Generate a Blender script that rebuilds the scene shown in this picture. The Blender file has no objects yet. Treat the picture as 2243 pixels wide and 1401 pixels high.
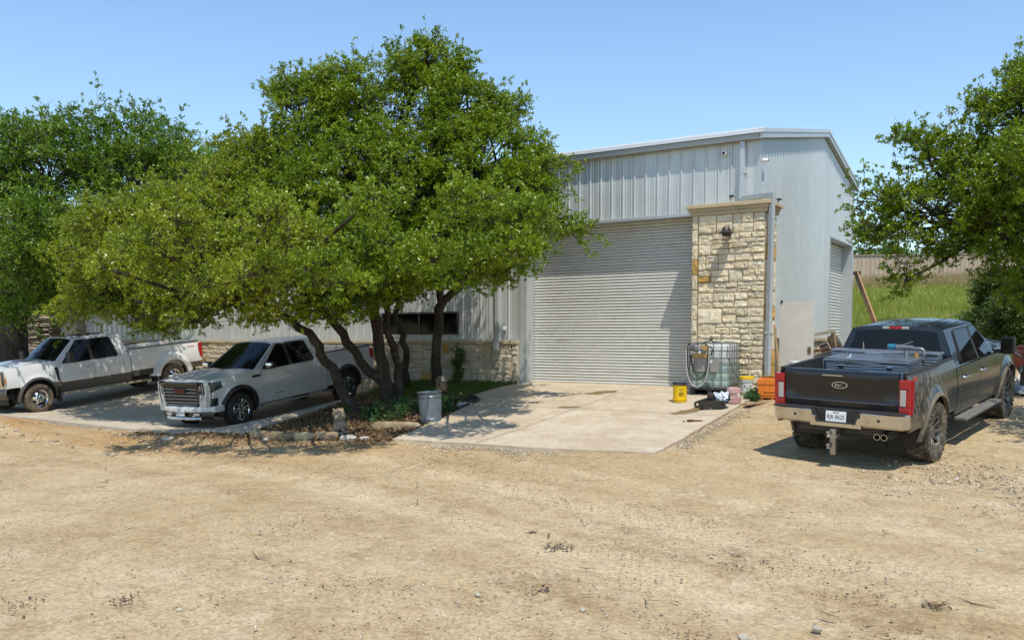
import bpy, bmesh, math, random
import numpy as np
from mathutils import Matrix, Vector, Euler
rnd = random.Random(7)
sc = bpy.context.scene
col = sc.collection

# ------------------------------------------------------------------ camera
CAM = np.array([5.974, -20.198, 1.228]); YAW = 0.559; PIT = 0.052
fw = Vector((-math.sin(YAW), math.cos(YAW), 0)); rt = Vector((math.cos(YAW), math.sin(YAW), 0)); upv = Vector((0, 0, 1))
Fv = fw*math.cos(PIT)-upv*math.sin(PIT); Uv = upv*math.cos(PIT)+fw*math.sin(PIT)
cd = bpy.data.cameras.new('camera'); cam = bpy.data.objects.new('camera', cd); col.objects.link(cam)
cam.matrix_world = Matrix(((rt.x, Uv.x, -Fv.x, CAM[0]), (rt.y, Uv.y, -Fv.y, CAM[1]), (rt.z, Uv.z, -Fv.z, CAM[2]), (0, 0, 0, 1)))
cd.sensor_fit = 'HORIZONTAL'; cd.sensor_width = 36; cd.lens = 1930.86/2243*36
cd.shift_y = (841-700.5)/2243; cd.clip_start = .1; cd.clip_end = 2000
sc.camera = cam
sc.render.resolution_x = 1024; sc.render.resolution_y = 639

# ------------------------------------------------------------------ light
SUN = Vector((0.36, -0.33, 1.0)).normalized()
world = bpy.data.worlds.new('World'); sc.world = world; world.use_nodes = True
nt = world.node_tree; bg = nt.nodes['Background']
sky = nt.nodes.new('ShaderNodeTexSky'); sky.sky_type = 'NISHITA'; sky.sun_disc = False
sky.sun_elevation = math.asin(SUN.z); sky.sun_rotation = math.atan2(SUN.x, SUN.y)
sky.altitude = 300; sky.air_density = 1.3; sky.dust_density = 0.1; sky.ozone_density = 5.0
nt.links.new(sky.outputs[0], bg.inputs[0]); bg.inputs[1].default_value = 0.15
sl = bpy.data.lights.new('sun', 'SUN'); sl.energy = 3.8; sl.angle = math.radians(.53); sl.color = (1, .93, .82)
so = bpy.data.objects.new('sun', sl); col.objects.link(so); so.rotation_euler = SUN.to_track_quat('Z', 'Y').to_euler()
sc.view_settings.view_transform = 'Standard'; sc.view_settings.look = 'None'; sc.view_settings.gamma = 1
sc.view_settings.use_curve_mapping = False; sc.view_settings.exposure = 0.38

# ------------------------------------------------------------------ materials
MAT = {}
def mat(name, color, rough=.6, metal=0., spec=.5, noise=None, bump=None, coat=0, rand=None, mixes=(), trans=0, alpha=1, emis=None, space='Object'):
    """Principled material. noise=(scale, amount): value variation; bump=(scale, strength, dist);
    mixes=[(color, scale, lo, hi, detail, zscale)] noise-masked second colours; rand=(amount) per-object value spread"""
    if name in MAT: return MAT[name]
    m = bpy.data.materials.new(name); m.use_nodes = True; t = m.node_tree; N = t.nodes; L = t.links
    b = N['Principled BSDF']
    b.inputs['Roughness'].default_value = rough; b.inputs['Metallic'].default_value = metal
    b.inputs['Specular IOR Level'].default_value = spec
    if coat: b.inputs['Coat Weight'].default_value = coat; b.inputs['Coat Roughness'].default_value = .04
    if trans: b.inputs['Transmission Weight'].default_value = trans
    if alpha < 1: b.inputs['Alpha'].default_value = alpha
    if emis: b.inputs['Emission Color'].default_value = (*emis[0], 1); b.inputs['Emission Strength'].default_value = emis[1]
    tc = N.new('ShaderNodeTexCoord'); src = tc.outputs['Object' if space == 'World' else space]
    if space == 'World':
        src = N.new('ShaderNodeNewGeometry').outputs['Position']
    cur = None
    rgb = N.new('ShaderNodeRGB'); rgb.outputs[0].default_value = (*color, 1); cur = rgb.outputs[0]
    def tex(scale, detail=5, zs=None, off=0.):
        n = N.new('ShaderNodeTexNoise'); n.inputs['Scale'].default_value = scale; n.inputs['Detail'].default_value = detail
        n.inputs['Roughness'].default_value = .6
        mp = N.new('ShaderNodeMapping'); L.new(src, mp.inputs[0]); mp.inputs[1].default_value = (off, off*.7, off*1.3)
        if zs: mp.inputs[3].default_value = zs
        if rand is not None:
            oi = N.new('ShaderNodeObjectInfo'); ad = N.new('ShaderNodeVectorMath'); ad.operation = 'ADD'
            mu = N.new('ShaderNodeMath'); mu.operation = 'MULTIPLY'; mu.inputs[1].default_value = 53.
            L.new(oi.outputs['Random'], mu.inputs[0]); L.new(mp.outputs[0], ad.inputs[0]); L.new(mu.outputs[0], ad.inputs[1])
            L.new(ad.outputs[0], n.inputs['Vector'])
        else:
            L.new(mp.outputs[0], n.inputs['Vector'])
        return n.outputs['Fac']
    for i, mx in enumerate(mixes):
        c2, scl, lo, hi = mx[:4]; det = mx[4] if len(mx) > 4 else 5; zs = mx[5] if len(mx) > 5 else None
        fac = tex(scl, det, zs, 3.1*i+1.7)
        r = N.new('ShaderNodeMapRange'); r.inputs[1].default_value = lo; r.inputs[2].default_value = hi; L.new(fac, r.inputs[0])
        x = N.new('ShaderNodeMix'); x.data_type = 'RGBA'; L.new(r.outputs[0], x.inputs[0]); L.new(cur, x.inputs[6]); x.inputs[7].default_value = (*c2, 1)
        cur = x.outputs[2]
    if noise or rand:
        h = N.new('ShaderNodeHueSaturation'); L.new(cur, h.inputs['Color'])
        val = None
        if noise:
            r = N.new('ShaderNodeMapRange'); r.inputs[1].default_value = .3; r.inputs[2].default_value = .7
            r.inputs[3].default_value = 1-noise[1]; r.inputs[4].default_value = 1+noise[1]; L.new(tex(noise[0], 6), r.inputs[0]); val = r.outputs[0]
        if rand:
            oi = N.new('ShaderNodeObjectInfo'); r = N.new('ShaderNodeMapRange'); r.inputs[3].default_value = 1-rand; r.inputs[4].default_value = 1+rand
            L.new(oi.outputs['Random'], r.inputs[0])
            if val is not None:
                mu = N.new('ShaderNodeMath'); mu.operation = 'MULTIPLY'; L.new(val, mu.inputs[0]); L.new(r.outputs[0], mu.inputs[1]); val = mu.outputs[0]
            else: val = r.outputs[0]
        L.new(val, h.inputs['Value']); cur = h.outputs[0]
    L.new(cur, b.inputs['Base Color'])
    if bump:
        bp = N.new('ShaderNodeBump'); bp.inputs['Strength'].default_value = bump[1]; bp.inputs['Distance'].default_value = bump[2]
        L.new(tex(bump[0], 6, None, 9.), bp.inputs['Height']); L.new(bp.outputs[0], b.inputs['Normal'])
    MAT[name] = m; return m

# ------------------------------------------------------------------ mesh builder
def lerp(a, b, t): return a+(b-a)*t
class MB:
    def __init__(s): s.v = []; s.f = []; s.mi = []; s.m = 0
    def add(s, vs, fs):
        o = len(s.v); s.v += [tuple(p) for p in vs]; s.f += [tuple(i+o for i in q) for q in fs]; s.mi += [s.m]*len(fs); return s
    def box(s, c, d, R=None, ch=0.):
        cx, cy, cz = c; hx, hy, hz = d[0]/2, d[1]/2, d[2]/2
        if ch <= 0:
            vs = [(x, y, z) for x in (-hx, hx) for y in (-hy, hy) for z in (-hz, hz)]
            fs = [(0, 1, 3, 2), (4, 6, 7, 5), (0, 4, 5, 1), (2, 3, 7, 6), (0, 2, 6, 4), (1, 5, 7, 3)]
        else:
            ch = min(ch, hx*.9, hy*.9, hz*.9); bm = bmesh.new(); bmesh.ops.create_cube(bm, size=1)
            for v in bm.verts: v.co = (v.co.x*2*hx, v.co.y*2*hy, v.co.z*2*hz)
            bmesh.ops.bevel(bm, geom=bm.edges[:], offset=ch, segments=2, profile=.6, affect='EDGES')
            bm.verts.index_update(); vs = [tuple(v.co) for v in bm.verts]; fs = [tuple(v.index for v in q.verts) for q in bm.faces]; bm.free()
        if R is not None: vs = [tuple(R @ Vector(p)) for p in vs]
        return s.add([(p[0]+cx, p[1]+cy, p[2]+cz) for p in vs], fs)
    def b2(s, x0, x1, y0, y1, z0, z1, ch=0.): return s.box(((x0+x1)/2, (y0+y1)/2, (z0+z1)/2), (abs(x1-x0), abs(y1-y0), abs(z1-z0)), None, ch)
    def bar(s, a, b, w, h=None, ch=0., roll=0.):
        a = Vector(a); b = Vector(b); d = b-a; h = h or w
        q = d.to_track_quat('X', 'Z').to_matrix()
        if roll: q = q @ Matrix.Rotation(roll, 3, 'X')
        return s.box((a+b)/2, (d.length, w, h), q, ch)
    def tube(s, pts, r, n=8, cap=True, closed=False):
        P = [Vector(p) for p in pts]; k = len(P); rs = r if isinstance(r, (list, tuple)) else [r]*k
        vs = []; ref = None
        for i in range(k):
            if closed: d = P[(i+1) % k]-P[i-1]
            else: d = P[min(i+1, k-1)]-P[max(i-1, 0)]
            d.normalize()
            if ref is None:
                ref = Vector((0, 0, 1)) if abs(d.z) < .9 else Vector((1, 0, 0))
            u = (ref-d*ref.dot(d))
            if u.length < 1e-4: u = d.orthogonal()
            u.normalize(); w = d.cross(u); ref = u
            for j in range(n):
                a = 2*math.pi*j/n; vs.append(P[i]+u*(rs[i]*math.cos(a))+w*(rs[i]*math.sin(a)))
        fs = []
        for i in range(k if closed else k-1):
            i2 = (i+1) % k
            for j in range(n): fs.append((i*n+j, i*n+(j+1) % n, i2*n+(j+1) % n, i2*n+j))
        if cap and not closed: fs += [tuple(reversed(range(n))), tuple(range((k-1)*n, k*n))]
        return s.add(vs, fs)
    def lathe(s, prof, n=24, M=None, close=False):
        """prof: (r,z) pairs, revolved about z"""
        vs = []; k = len(prof)
        for r, z in prof:
            for j in range(n):
                a = 2*math.pi*j/n; vs.append((r*math.cos(a), r*math.sin(a), z))
        fs = []
        for i in range(k if close else k-1):
            i2 = (i+1) % k
            for j in range(n): fs.append((i*n+j, i*n+(j+1) % n, i2*n+(j+1) % n, i2*n+j))
        if M is not None: vs = [tuple(M @ Vector(p)) for p in vs]
        return s.add(vs, fs)
    def cyl(s, a, b, r, n=16): return s.tube([a, b], r, n)
    def grid(s, P):
        """P[i][j] points"""
        a = len(P); b = len(P[0]); return s.add([p for r in P for p in r], [(i*b+j, i*b+j+1, (i+1)*b+j+1, (i+1)*b+j) for i in range(a-1) for j in range(b-1)])
    def prism(s, poly, vec):
        n = len(poly); v = Vector(vec); vs = [Vector(p) for p in poly]; vs += [p+v for p in vs]
        return s.add(vs, [tuple(range(n-1, -1, -1)), tuple(range(n, 2*n))]+[(i, (i+1) % n, n+(i+1) % n, n+i) for i in range(n)])
    def build(s, name, m, parent=None, smooth=None, fix=True, bevel=0):
        me = bpy.data.meshes.new(name); me.from_pydata(s.v, [], s.f)
        ms = m if isinstance(m, (list, tuple)) else [m]
        for q in ms: me.materials.append(q)
        if len(ms) > 1: me.polygons.foreach_set('material_index', s.mi)
        if fix:
            bm = bmesh.new(); bm.from_mesh(me); bmesh.ops.recalc_face_normals(bm, faces=bm.faces[:]); bm.to_mesh(me); bm.free()
        if smooth:
            me.polygons.foreach_set('use_smooth', [True]*len(me.polygons)); me.set_sharp_from_angle(angle=math.radians(smooth))
        o = bpy.data.objects.new(name, me); col.objects.link(o)
        if parent is not None: o.parent = parent
        if bevel:
            bv = o.modifiers.new('b', 'BEVEL'); bv.width = bevel; bv.segments = 2; bv.limit_method = 'ANGLE'; bv.angle_limit = math.radians(40)
        return o
def meshobj(name, V, Fc, m, parent=None, smooth=False, tri=True):
    """numpy arrays -> object (all faces same vertex count)"""
    V = np.asarray(V, np.float32); Fc = np.asarray(Fc, np.int32); me = bpy.data.meshes.new(name); k = Fc.shape[1]
    me.vertices.add(len(V)); me.vertices.foreach_set('co', V.ravel()); me.loops.add(Fc.size); me.loops.foreach_set('vertex_index', Fc.ravel())
    me.polygons.add(len(Fc)); me.polygons.foreach_set('loop_start', np.arange(0, Fc.size, k, dtype=np.int32))
    me.update(calc_edges=True); me.materials.append(m)
    if smooth: me.polygons.foreach_set('use_smooth', np.ones(len(Fc), bool))
    o = bpy.data.objects.new(name, me); col.objects.link(o)
    if parent is not None: o.parent = parent
    return o
def tag(o, label=None, cat=None, group=None, kind=None):
    if label: o['label'] = label
    if cat: o['category'] = cat
    if group: o['group'] = group
    if kind: o['kind'] = kind
    return o
def thing(name, label, cat, loc=(0, 0, 0), rz=0., group=None):
    o = bpy.data.objects.new(name, None); col.objects.link(o); o.location = loc; o.rotation_euler = (0, 0, rz); o.empty_display_size = .2
    return tag(o, label, cat, group)
def inst(src, name, parent, loc=(0, 0, 0), rot=(0, 0, 0), scale=(1, 1, 1)):
    o = bpy.data.objects.new(name, src.data); col.objects.link(o); o.location = loc; o.rotation_euler = rot; o.scale = scale; o.parent = parent
    return o
def copytree(o, parent=None):
    c = o.copy(); col.objects.link(c); c.parent = parent
    for ch in list(o.children): copytree(ch, c)
    return c
def text(name, body, size, m, parent, M, depth=.002, bold=0., sx=1.):
    cu = bpy.data.curves.new(name, 'FONT'); cu.body = body; cu.size = size; cu.extrude = depth; cu.offset = 0.; cu.resolution_u = 4
    cu.align_x = 'CENTER'; cu.align_y = 'CENTER'
    t = bpy.data.objects.new('tmp', cu); col.objects.link(t); dg = bpy.context.evaluated_depsgraph_get()
    me = bpy.data.meshes.new_from_object(t.evaluated_get(dg)); bpy.data.objects.remove(t); me.name = name
    me.transform(Matrix.Diagonal((sx, 1, 1, 1))); me.materials.clear(); me.materials.append(m)
    o = bpy.data.objects.new(name, me); col.objects.link(o); o.parent = parent; o.matrix_local = M
    return o

# ------------------------------------------------------------------ terrain height
def sst(a, b, v):
    t = np.clip((np.asarray(v, float)-a)/(b-a), 0, 1); return t*t*(3-2*t)
TY = [-60, -30, -20, -14, -11, -9, -7.4, -5.8, -4.2, -2.2, -1.2, 0]
def terr(x, y):
    x = np.asarray(x, float); y = np.asarray(y, float)
    base = np.interp(x, [-40, -26, -20, -12, -10.9, -10, -7, -6, 1, 3, 5.5, 9, 20], [-.4, -.25, -.27, -.33, -.3, -.06, -.02, -.02, -.04, -.13, -.16, -.08, .1])
    left = sst(-2, -10, x)
    pr = np.interp(y, TY, [-1.3, -1.1, -1.02, -.95, -.86, -.76, -.65, -.5, -.33, -.12, -.035, 0])
    pl = np.interp(y, TY, [-1.3, -1.25, -1.2, -1.13, -1.05, -.96, -.83, -.67, -.5, -.26, -.13, 0])
    z = base*sst(-9, -5, y)+pr*(1-left)+pl*left
    bk = np.interp(y, [0, 5, 10, 16, 25, 38, 60, 200], [0, .35, .75, 1.5, 2.8, 4.5, 5, 6])
    return np.where(y < 0, z, base+bk*sst(-40, -10, x))
def T(x, y): return float(terr(x, y))
# ------------------------------------------------------------------ ground
def vnoise(x, y, seed=0):
    """smooth value noise, numpy"""
    xi = np.floor(x).astype(np.int64); yi = np.floor(y).astype(np.int64); xf = x-xi; yf = y-yi
    def h(a, b):
        n = (a*374761393+b*668265263+seed*1442695041) & 0x7fffffff; n = ((n ^ (n >> 13))*1274126177) & 0x7fffffff
        return ((n ^ (n >> 16)) & 0xffff)/65535.
    u = xf*xf*(3-2*xf); v = yf*yf*(3-2*yf)
    return (h(xi, yi)*(1-u)+h(xi+1, yi)*u)*(1-v)+(h(xi, yi+1)*(1-u)+h(xi+1, yi+1)*u)*v
def fbm(x, y, o=4, seed=0):
    r = 0; a = .5
    for k in range(o): r = r+a*vnoise(x*2**k, y*2**k, seed+k*17); a *= .5
    return r
def ground_mat():
    m = bpy.data.materials.new('dirt_ground'); m.use_nodes = True; t = m.node_tree; N = t.nodes; L = t.links; b = N['Principled BSDF']
    b.inputs['Roughness'].default_value = .95; b.inputs['Specular IOR Level'].default_value = .15
    pos = N.new('ShaderNodeNewGeometry').outputs['Position']
    def nz(scale, det=6, zs=(1, 1, 1), rough=.6, rot=0.):
        mp = N.new('ShaderNodeMapping'); mp.inputs[3].default_value = zs; mp.inputs[2].default_value = (0, 0, rot); L.new(pos, mp.inputs[0])
        n = N.new('ShaderNodeTexNoise'); n.inputs['Scale'].default_value = scale; n.inputs['Detail'].default_value = det; n.inputs['Roughness'].default_value = rough
        L.new(mp.outputs[0], n.inputs[0]); return n.outputs['Fac']
    def rng(f, a, c, lo=0., hi=1.):
        r = N.new('ShaderNodeMapRange'); r.inputs[1].default_value = a; r.inputs[2].default_value = c; r.inputs[3].default_value = lo; r.inputs[4].default_value = hi
        L.new(f, r.inputs[0]); return r.outputs[0]
    def mix(f, a, c, mode='MIX'):
        x = N.new('ShaderNodeMix'); x.data_type = 'RGBA'; x.blend_type = mode
        if isinstance(f, float): x.inputs[0].default_value = f
        else: L.new(f, x.inputs[0])
        for s, v in ((6, a), (7, c)):
            if isinstance(v, tuple): x.inputs[s].default_value = (*v, 1)
            else: L.new(v, x.inputs[s])
        return x.outputs[2]
    def mul(a, c):
        q = N.new('ShaderNodeMath'); q.operation = 'MULTIPLY'; L.new(a, q.inputs[0])
        if isinstance(c, float): q.inputs[1].default_value = c
        else: L.new(c, q.inputs[1])
        return q.outputs[0]
    c = mix(rng(nz(.35, 5), .35, .65), (.375, .285, .158), (.455, .362, .222))
    c = mix(rng(nz(1.5, 8, (1, 1.5, 1), .72, .55), .50, .74, 0, .8), c, (.27, .18, .09))          # brown smears along the tracks
    c = mix(rng(nz(2.3, 6), .55, .75, 0, .75), c, (.49, .41, .29))                    # pale caliche
    # orange clay strip in front of the pads
    sep = N.new('ShaderNodeSeparateXYZ'); L.new(pos, sep.inputs[0])
    s1 = mul(rng(sep.outputs['Y'], -10.8, -8.8), .9); s2 = rng(sep.outputs['X'], 3., -8.5); cl = mul(mul(s1, s2), rng(nz(.7, 5), .3, .62))
    c = mix(cl, c, (.37, .215, .085))
    # compacted wheel lanes and loose ridges
    def mth(o, a, c=None):
        q = N.new('ShaderNodeMath'); q.operation = o
        for i_, v_ in enumerate((a, c)):
            if v_ is None: continue
            if isinstance(v_, float): q.inputs[i_].default_value = v_
            else: L.new(v_, q.inputs[i_])
        return q.outputs[0]
    rr = mth('ADD', mth('ADD', sep.outputs['Y'], mth('MULTIPLY', sep.outputs['X'], .22)), mth('MULTIPLY', mth('SINE', mth('MULTIPLY', sep.outputs['X'], .35)), .35))
    rr = mth('ADD', rr, mth('MULTIPLY', nz(1.2, 4), .35))
    for off, wd, cc, am in ((-11.8, .30, (.52, .43, .28), .75), (-10.1, .30, (.52, .43, .28), .7), (-8.6, .28, (.52, .43, .28), .55), (-11.1, .22, (.27, .18, .09), .55), (-9.4, .25, (.27, .18, .09), .5), (-12.7, .35, (.28, .19, .10), .5)):
        dd = mth('ABSOLUTE', mth('SUBTRACT', rr, off)); c = mix(mul(rng(dd, wd, wd*.3, 0., am), rng(nz(2.2, 6, (1, 1, 1), .7), .38, .62)), c, cc)
    # grassy / organic ground behind
    c = mix(rng(sep.outputs['Y'], 8., 13.), c, (.13, .13, .035))
    # fine grain: pebbles and grit
    v = N.new('ShaderNodeTexVoronoi'); v.inputs['Scale'].default_value = 34.; L.new(pos, v.inputs['Vector'])
    hs = N.new('ShaderNodeHueSaturation'); L.new(c, hs.inputs['Color']); sepc = N.new('ShaderNodeSeparateColor'); L.new(v.outputs['Color'], sepc.inputs[0])
    L.new(rng(sepc.outputs[0], 0., 1., .80, 1.2), hs.inputs['Value']); c = hs.outputs[0]
    g = nz(60, 4, (1, 1, 1), .7); c = mix(rng(g, .56, .68, 0, .55), c, (.16, .10, .05))
    c = mix(mul(rng(nz(.8, 4, (1, 1, 1), .6, 1.), .50, .66), rng(nz(6, 7, (1, 1, 1), .8), .45, .62, 0, .75)), c, (.20, .135, .07))
    c = mix(rng(nz(17, 5, (1, 1, 1), .75), .58, .70, 0, .5), c, (.18, .115, .06))
    c = mix(rng(nz(23, 5, (1, 1, 1), .75), .62, .72, 0, .7), c, (.58, .52, .40))
    L.new(c, b.inputs['Base Color'])
    bp = N.new('ShaderNodeBump'); bp.inputs['Strength'].default_value = .55; bp.inputs['Distance'].default_value = .03
    ad = N.new('ShaderNodeMath'); ad.operation = 'ADD'; L.new(nz(9, 7, (1, 1, 1), .7), ad.inputs[0]); L.new(mul(nz(55, 5, (1, 1, 1), .7), .5), ad.inputs[1])
    L.new(ad.outputs[0], bp.inputs['Height']); L.new(bp.outputs[0], b.inputs['Normal'])
    return m
def axis(a, b, st, far, g=1.18):
    v = list(np.arange(a, b+st*.5, st)); s = st; x = v[-1]
    while x < far[1]: s *= g; x += s; v.append(x)
    s = st; x = a; pre = []
    while x > far[0]: s *= g; x -= s; pre.append(x)
    return np.array(pre[::-1]+v)
gx = axis(-24, 9, .11, (-450, 450)); gy = axis(-16.5, 1, .11, (-300, 600))
GX, GY = np.meshgrid(gx, gy)
GZ = terr(GX, GY)
near = sst(-60, -30, GY)*(1-sst(20, 50, GY))
GZ = GZ+(fbm(GX*.45, GY*.45, 3, 3)-.45)*.10*near*sst(0, -3, np.minimum(GY, 0))+(fbm(GX*1.6+GY*.5, GY*2.6, 4, 5)-.45)*.05*near+(fbm(GX*5, GY*5, 2, 8)-.38)*.02
# wheel ruts running past in the foreground
rut = GY+12.0+GX*.22+.35*np.sin(GX*.35)
for off, dep in ((0, .035), (1.7, .04), (3.2, .02)):
    GZ -= dep*np.exp(-((rut-off)/.22)**2)*(.4+fbm(GX*.9, GY*.9, 2, 2))
inside = (GX > -26.9) & (GX < -.1) & (GY > .05) & (GY < 10.3); GZ = np.where(inside, -.45, GZ)
nx, ny = len(gx), len(gy); idx = np.arange(nx*ny).reshape(ny, nx)
GF = np.stack([idx[:-1, :-1], idx[:-1, 1:], idx[1:, 1:], idx[1:, :-1]], -1).reshape(-1, 4)
tag(meshobj('ground', np.stack([GX, GY, GZ], -1).reshape(-1, 3), GF, ground_mat(), smooth=True), kind='structure')

def slab(name, poly, m, dz, thick, step=.25):
    """concrete sheet following the terrain: grid clipped to polygon through bmesh cuts"""
    r_ = random.Random(len(name)); pj = []
    for i in range(len(poly)):                                    # chipped, slightly wandering edge
        a, c = poly[i], poly[(i+1) % len(poly)]; L_ = math.hypot(c[0]-a[0], c[1]-a[1]); n = max(1, int(L_/.16)) if max(a[1], c[1]) < -.2 else 1
        for k in range(n):
            j = 0 if k == 0 else .016; pj.append((lerp(a[0], c[0], k/n)+r_.uniform(-j, j), lerp(a[1], c[1], k/n)+r_.uniform(-j, j)))
    bm = bmesh.new(); vs = [bm.verts.new((p[0], p[1], 0)) for p in pj]; f = bm.faces.new(vs)
    xs = [p[0] for p in poly]; ys = [p[1] for p in poly]
    for ax, lo, hi in ((0, min(xs), max(xs)), (1, min(ys), max(ys))):
        k = lo+step
        while k < hi:
            co = [0, 0, 0]; no = [0, 0, 0]; co[ax] = k; no[ax] = 1
            bmesh.ops.bisect_plane(bm, geom=bm.verts[:]+bm.edges[:]+bm.faces[:], plane_co=co, plane_no=no); k += step
    for v in bm.verts: v.co.z = T(v.co.x, v.co.y)+dz
    edges = [e for e in bm.edges if len(e.link_faces) == 1]
    r = bmesh.ops.extrude_edge_only(bm, edges=edges); nv = [g for g in r['geom'] if isinstance(g, bmesh.types.BMVert)]
    for v in nv: v.co.z -= thick
    bmesh.ops.recalc_face_normals(bm, faces=bm.faces[:])
    me = bpy.data.meshes.new(name); bm.to_mesh(me); bm.free(); me.materials.append(m)
    o = bpy.data.objects.new(name, me); col.objects.link(o); return tag(o, kind='structure')
conc = mat('concrete', (.46, .385, .28), .85, 0, .3, noise=(9, .10), bump=(60, .25, .004), space='World',
           mixes=[((.39, .31, .21), .9, .45, .75), ((.33, .24, .135), 2.2, .58, .80), ((.40, .32, .22), .6, .5, .7), ((.53, .47, .37), 1.7, .5, .75), ((.33, .24, .14), 18, .66, .76)])
conc2 = mat('shaded_pad_concrete', (.43, .38, .29), .85, 0, .3, noise=(9, .12), bump=(60, .25, .004), space='World',
            mixes=[((.32, .26, .18), 1.1, .45, .7), ((.47, .43, .36), 2.4, .5, .75)])  # darker copy of the apron concrete, the pad's shade put into its colour
slab('concrete_apron', [(-4.64, -7.44), (-3.2, -7.5), (-1.74, -7.47), (-.4, -7.3), (.5, -7.14), (.42, -4.4), (.36, -1.7), (.34, -.3), (.3, -.1), (-1.42, .02), (-1.42, .46), (-6.2, .46), (-6.2, .02), (-6.4, -.35), (-6.45, -.9), (-6.38, -2.4), (-6.0, -2.62), (-5.7, -2.95), (-5.56, -3.31), (-5.56, -3.7)], conc, .055, .3)
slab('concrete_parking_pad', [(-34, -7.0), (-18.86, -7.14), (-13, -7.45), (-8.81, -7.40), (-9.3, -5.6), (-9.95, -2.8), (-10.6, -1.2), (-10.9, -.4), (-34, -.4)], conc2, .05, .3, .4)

# oil stains lying on the apron (thin sheets, 4 mm above)
stain = mat('oil_stain', (.21, .14, .06), .7, 0, .3, noise=(12, .25), space='World', alpha=.75)
def blob(name, cx, cy, rx, ry, rot, seed):
    r = random.Random(seed); n = 26; P = []
    for i in range(n):
        a = 2*math.pi*i/n; q = .62+.38*r.random(); x = rx*q*math.cos(a); y = ry*q*math.sin(a)
        X = cx+x*math.cos(rot)-y*math.sin(rot); Y = cy+x*math.sin(rot)+y*math.cos(rot); P.append((X, Y, T(X, Y)+.055+.005))
    b = MB(); c = (cx, cy, T(cx, cy)+.06); b.add([c]+P, [(0, i+1, (i+1) % n+1) for i in range(n)])
    return tag(b.build(name, stain, fix=False), kind='structure')
blob('oil_stain', -3.2, -1.55, .52, .30, .9, 1); blob('oil_stain', -3.75, -2.0, .3, .09, .5, 2)
blob('oil_stain', -.35, -3.4, .55, .20, 1.2, 3); blob('oil_stain', -3.0, -3.6, .3, .14, .3, 5)

# control joints and a crack in the apron
jm = mat('joint_dirt', (.17, .13, .085), .95)
def seam(name, pts, w):
    P = []
    for i in range(len(pts)-1):
        n = max(2, int(math.hypot(pts[i+1][0]-pts[i][0], pts[i+1][1]-pts[i][1])/.25))
        for k in range(n): P.append((lerp(pts[i][0], pts[i+1][0], k/n), lerp(pts[i][1], pts[i+1][1], k/n)))
    P.append(pts[-1]); G = [[], []]
    for i, (x, y) in enumerate(P):
        x1, y1 = P[min(i+1, len(P)-1)]; x0, y0 = P[max(i-1, 0)]; d = Vector((x1-x0, y1-y0)).normalized()
        for s_, g_ in ((-1, 0), (1, 1)): X = x-d.y*w*s_; Yy = y+d.x*w*s_; G[g_].append((X, Yy, T(X, Yy)+.055+.0045))
    b = MB(); b.grid(G); return tag(b.build(name, jm, fix=False), kind='structure')
seam('control_joint', [(-6.0, -3.72+.9), (-5.5, -3.72), (.40, -3.72)], .007); seam('control_joint', [(-2.75, -7.45), (-2.75, -.05)], .006)
cr_ = random.Random(6); seam('concrete_crack', [(-5.3+i*.35, -5.9+.12*math.sin(i*1.3)+cr_.uniform(-.1, .1)+i*.11) for i in range(9)], .0035)
# ------------------------------------------------------------------ building
galv = mat('galvalume', (.55, .575, .56), .42, .35, .5, noise=(2.2, .06), rand=.035, mixes=[((.47, .50, .495), 1.2, .45, .75, 5, (1, 1, .25))])
galvS = mat('galvalume_side', (.50, .54, .535), .42, .3, .5, noise=(2.2, .05), rand=.03)
trimm = mat('steel_trim', (.45, .48, .48), .42, .3, .5, noise=(4, .05))
slatm = mat('door_steel', (.68, .69, .65), .38, .2, .5, noise=(3, .06), rand=.03, mixes=[((.40, .38, .32), 2.2, .6, .85, 5, (.4, 1, 2))])
dark = mat('dark_void', (.012, .012, .012), .8)
mortar = mat('mortar', (.52, .45, .33), .95, 0, .2, noise=(20, .2), bump=(50, .4, .01))
stoneM = mat('limestone', (.73, .615, .40), .9, 0, .2, noise=(14, .16), rand=.13, bump=(26, .85, .02),
             mixes=[((.75, .67, .50), .9, .42, .6, 2), ((.62, .46, .23), 1.3, .58, .78, 2), ((.42, .36, .26), 6, .62, .8)])
ochreM = mat('ochre_limestone', (.56, .36, .11), .9, 0, .2, noise=(14, .3), rand=.12, bump=(26, .85, .02), mixes=[((.46, .24, .06), 5, .5, .7)])
wstoneM = mat('wainscot_limestone', (.60, .525, .37), .9, 0, .2, noise=(14, .16), rand=.14, bump=(26, .8, .02),
              mixes=[((.58, .52, .41), .9, .42, .6, 2), ((.47, .33, .16), 1.3, .60, .8, 2), ((.33, .28, .20), 6, .60, .78)])
capM = mat('cast_stone', (.47, .38, .24), .85, 0, .3, noise=(16, .12), bump=(40, .4, .006), mixes=[((.33, .27, .18), 3, .55, .75, 6, (.5, 1, 2))])
glassD = mat('dark_glass', (.004, .0045, .005), .05, 0, .12)
blackM = mat('black_metal', (.018, .018, .018), .45)
brownM = mat('bronze_fixture', (.05, .04, .033), .4, .4)
whiteM = mat('white_paint', (.72, .72, .70), .45)

bld = thing('metal_building', 'grey corrugated metal workshop with stone pillars and big roll-up door', 'building')
ZE, YR, ZR, YB, ZB = 5.80, 6.232, 7.04, 10.43, 6.12
def roofz(y): return lerp(ZE, ZR, y/YR) if y < YR else lerp(ZR, ZB, (y-YR)/(YB-YR))
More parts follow.
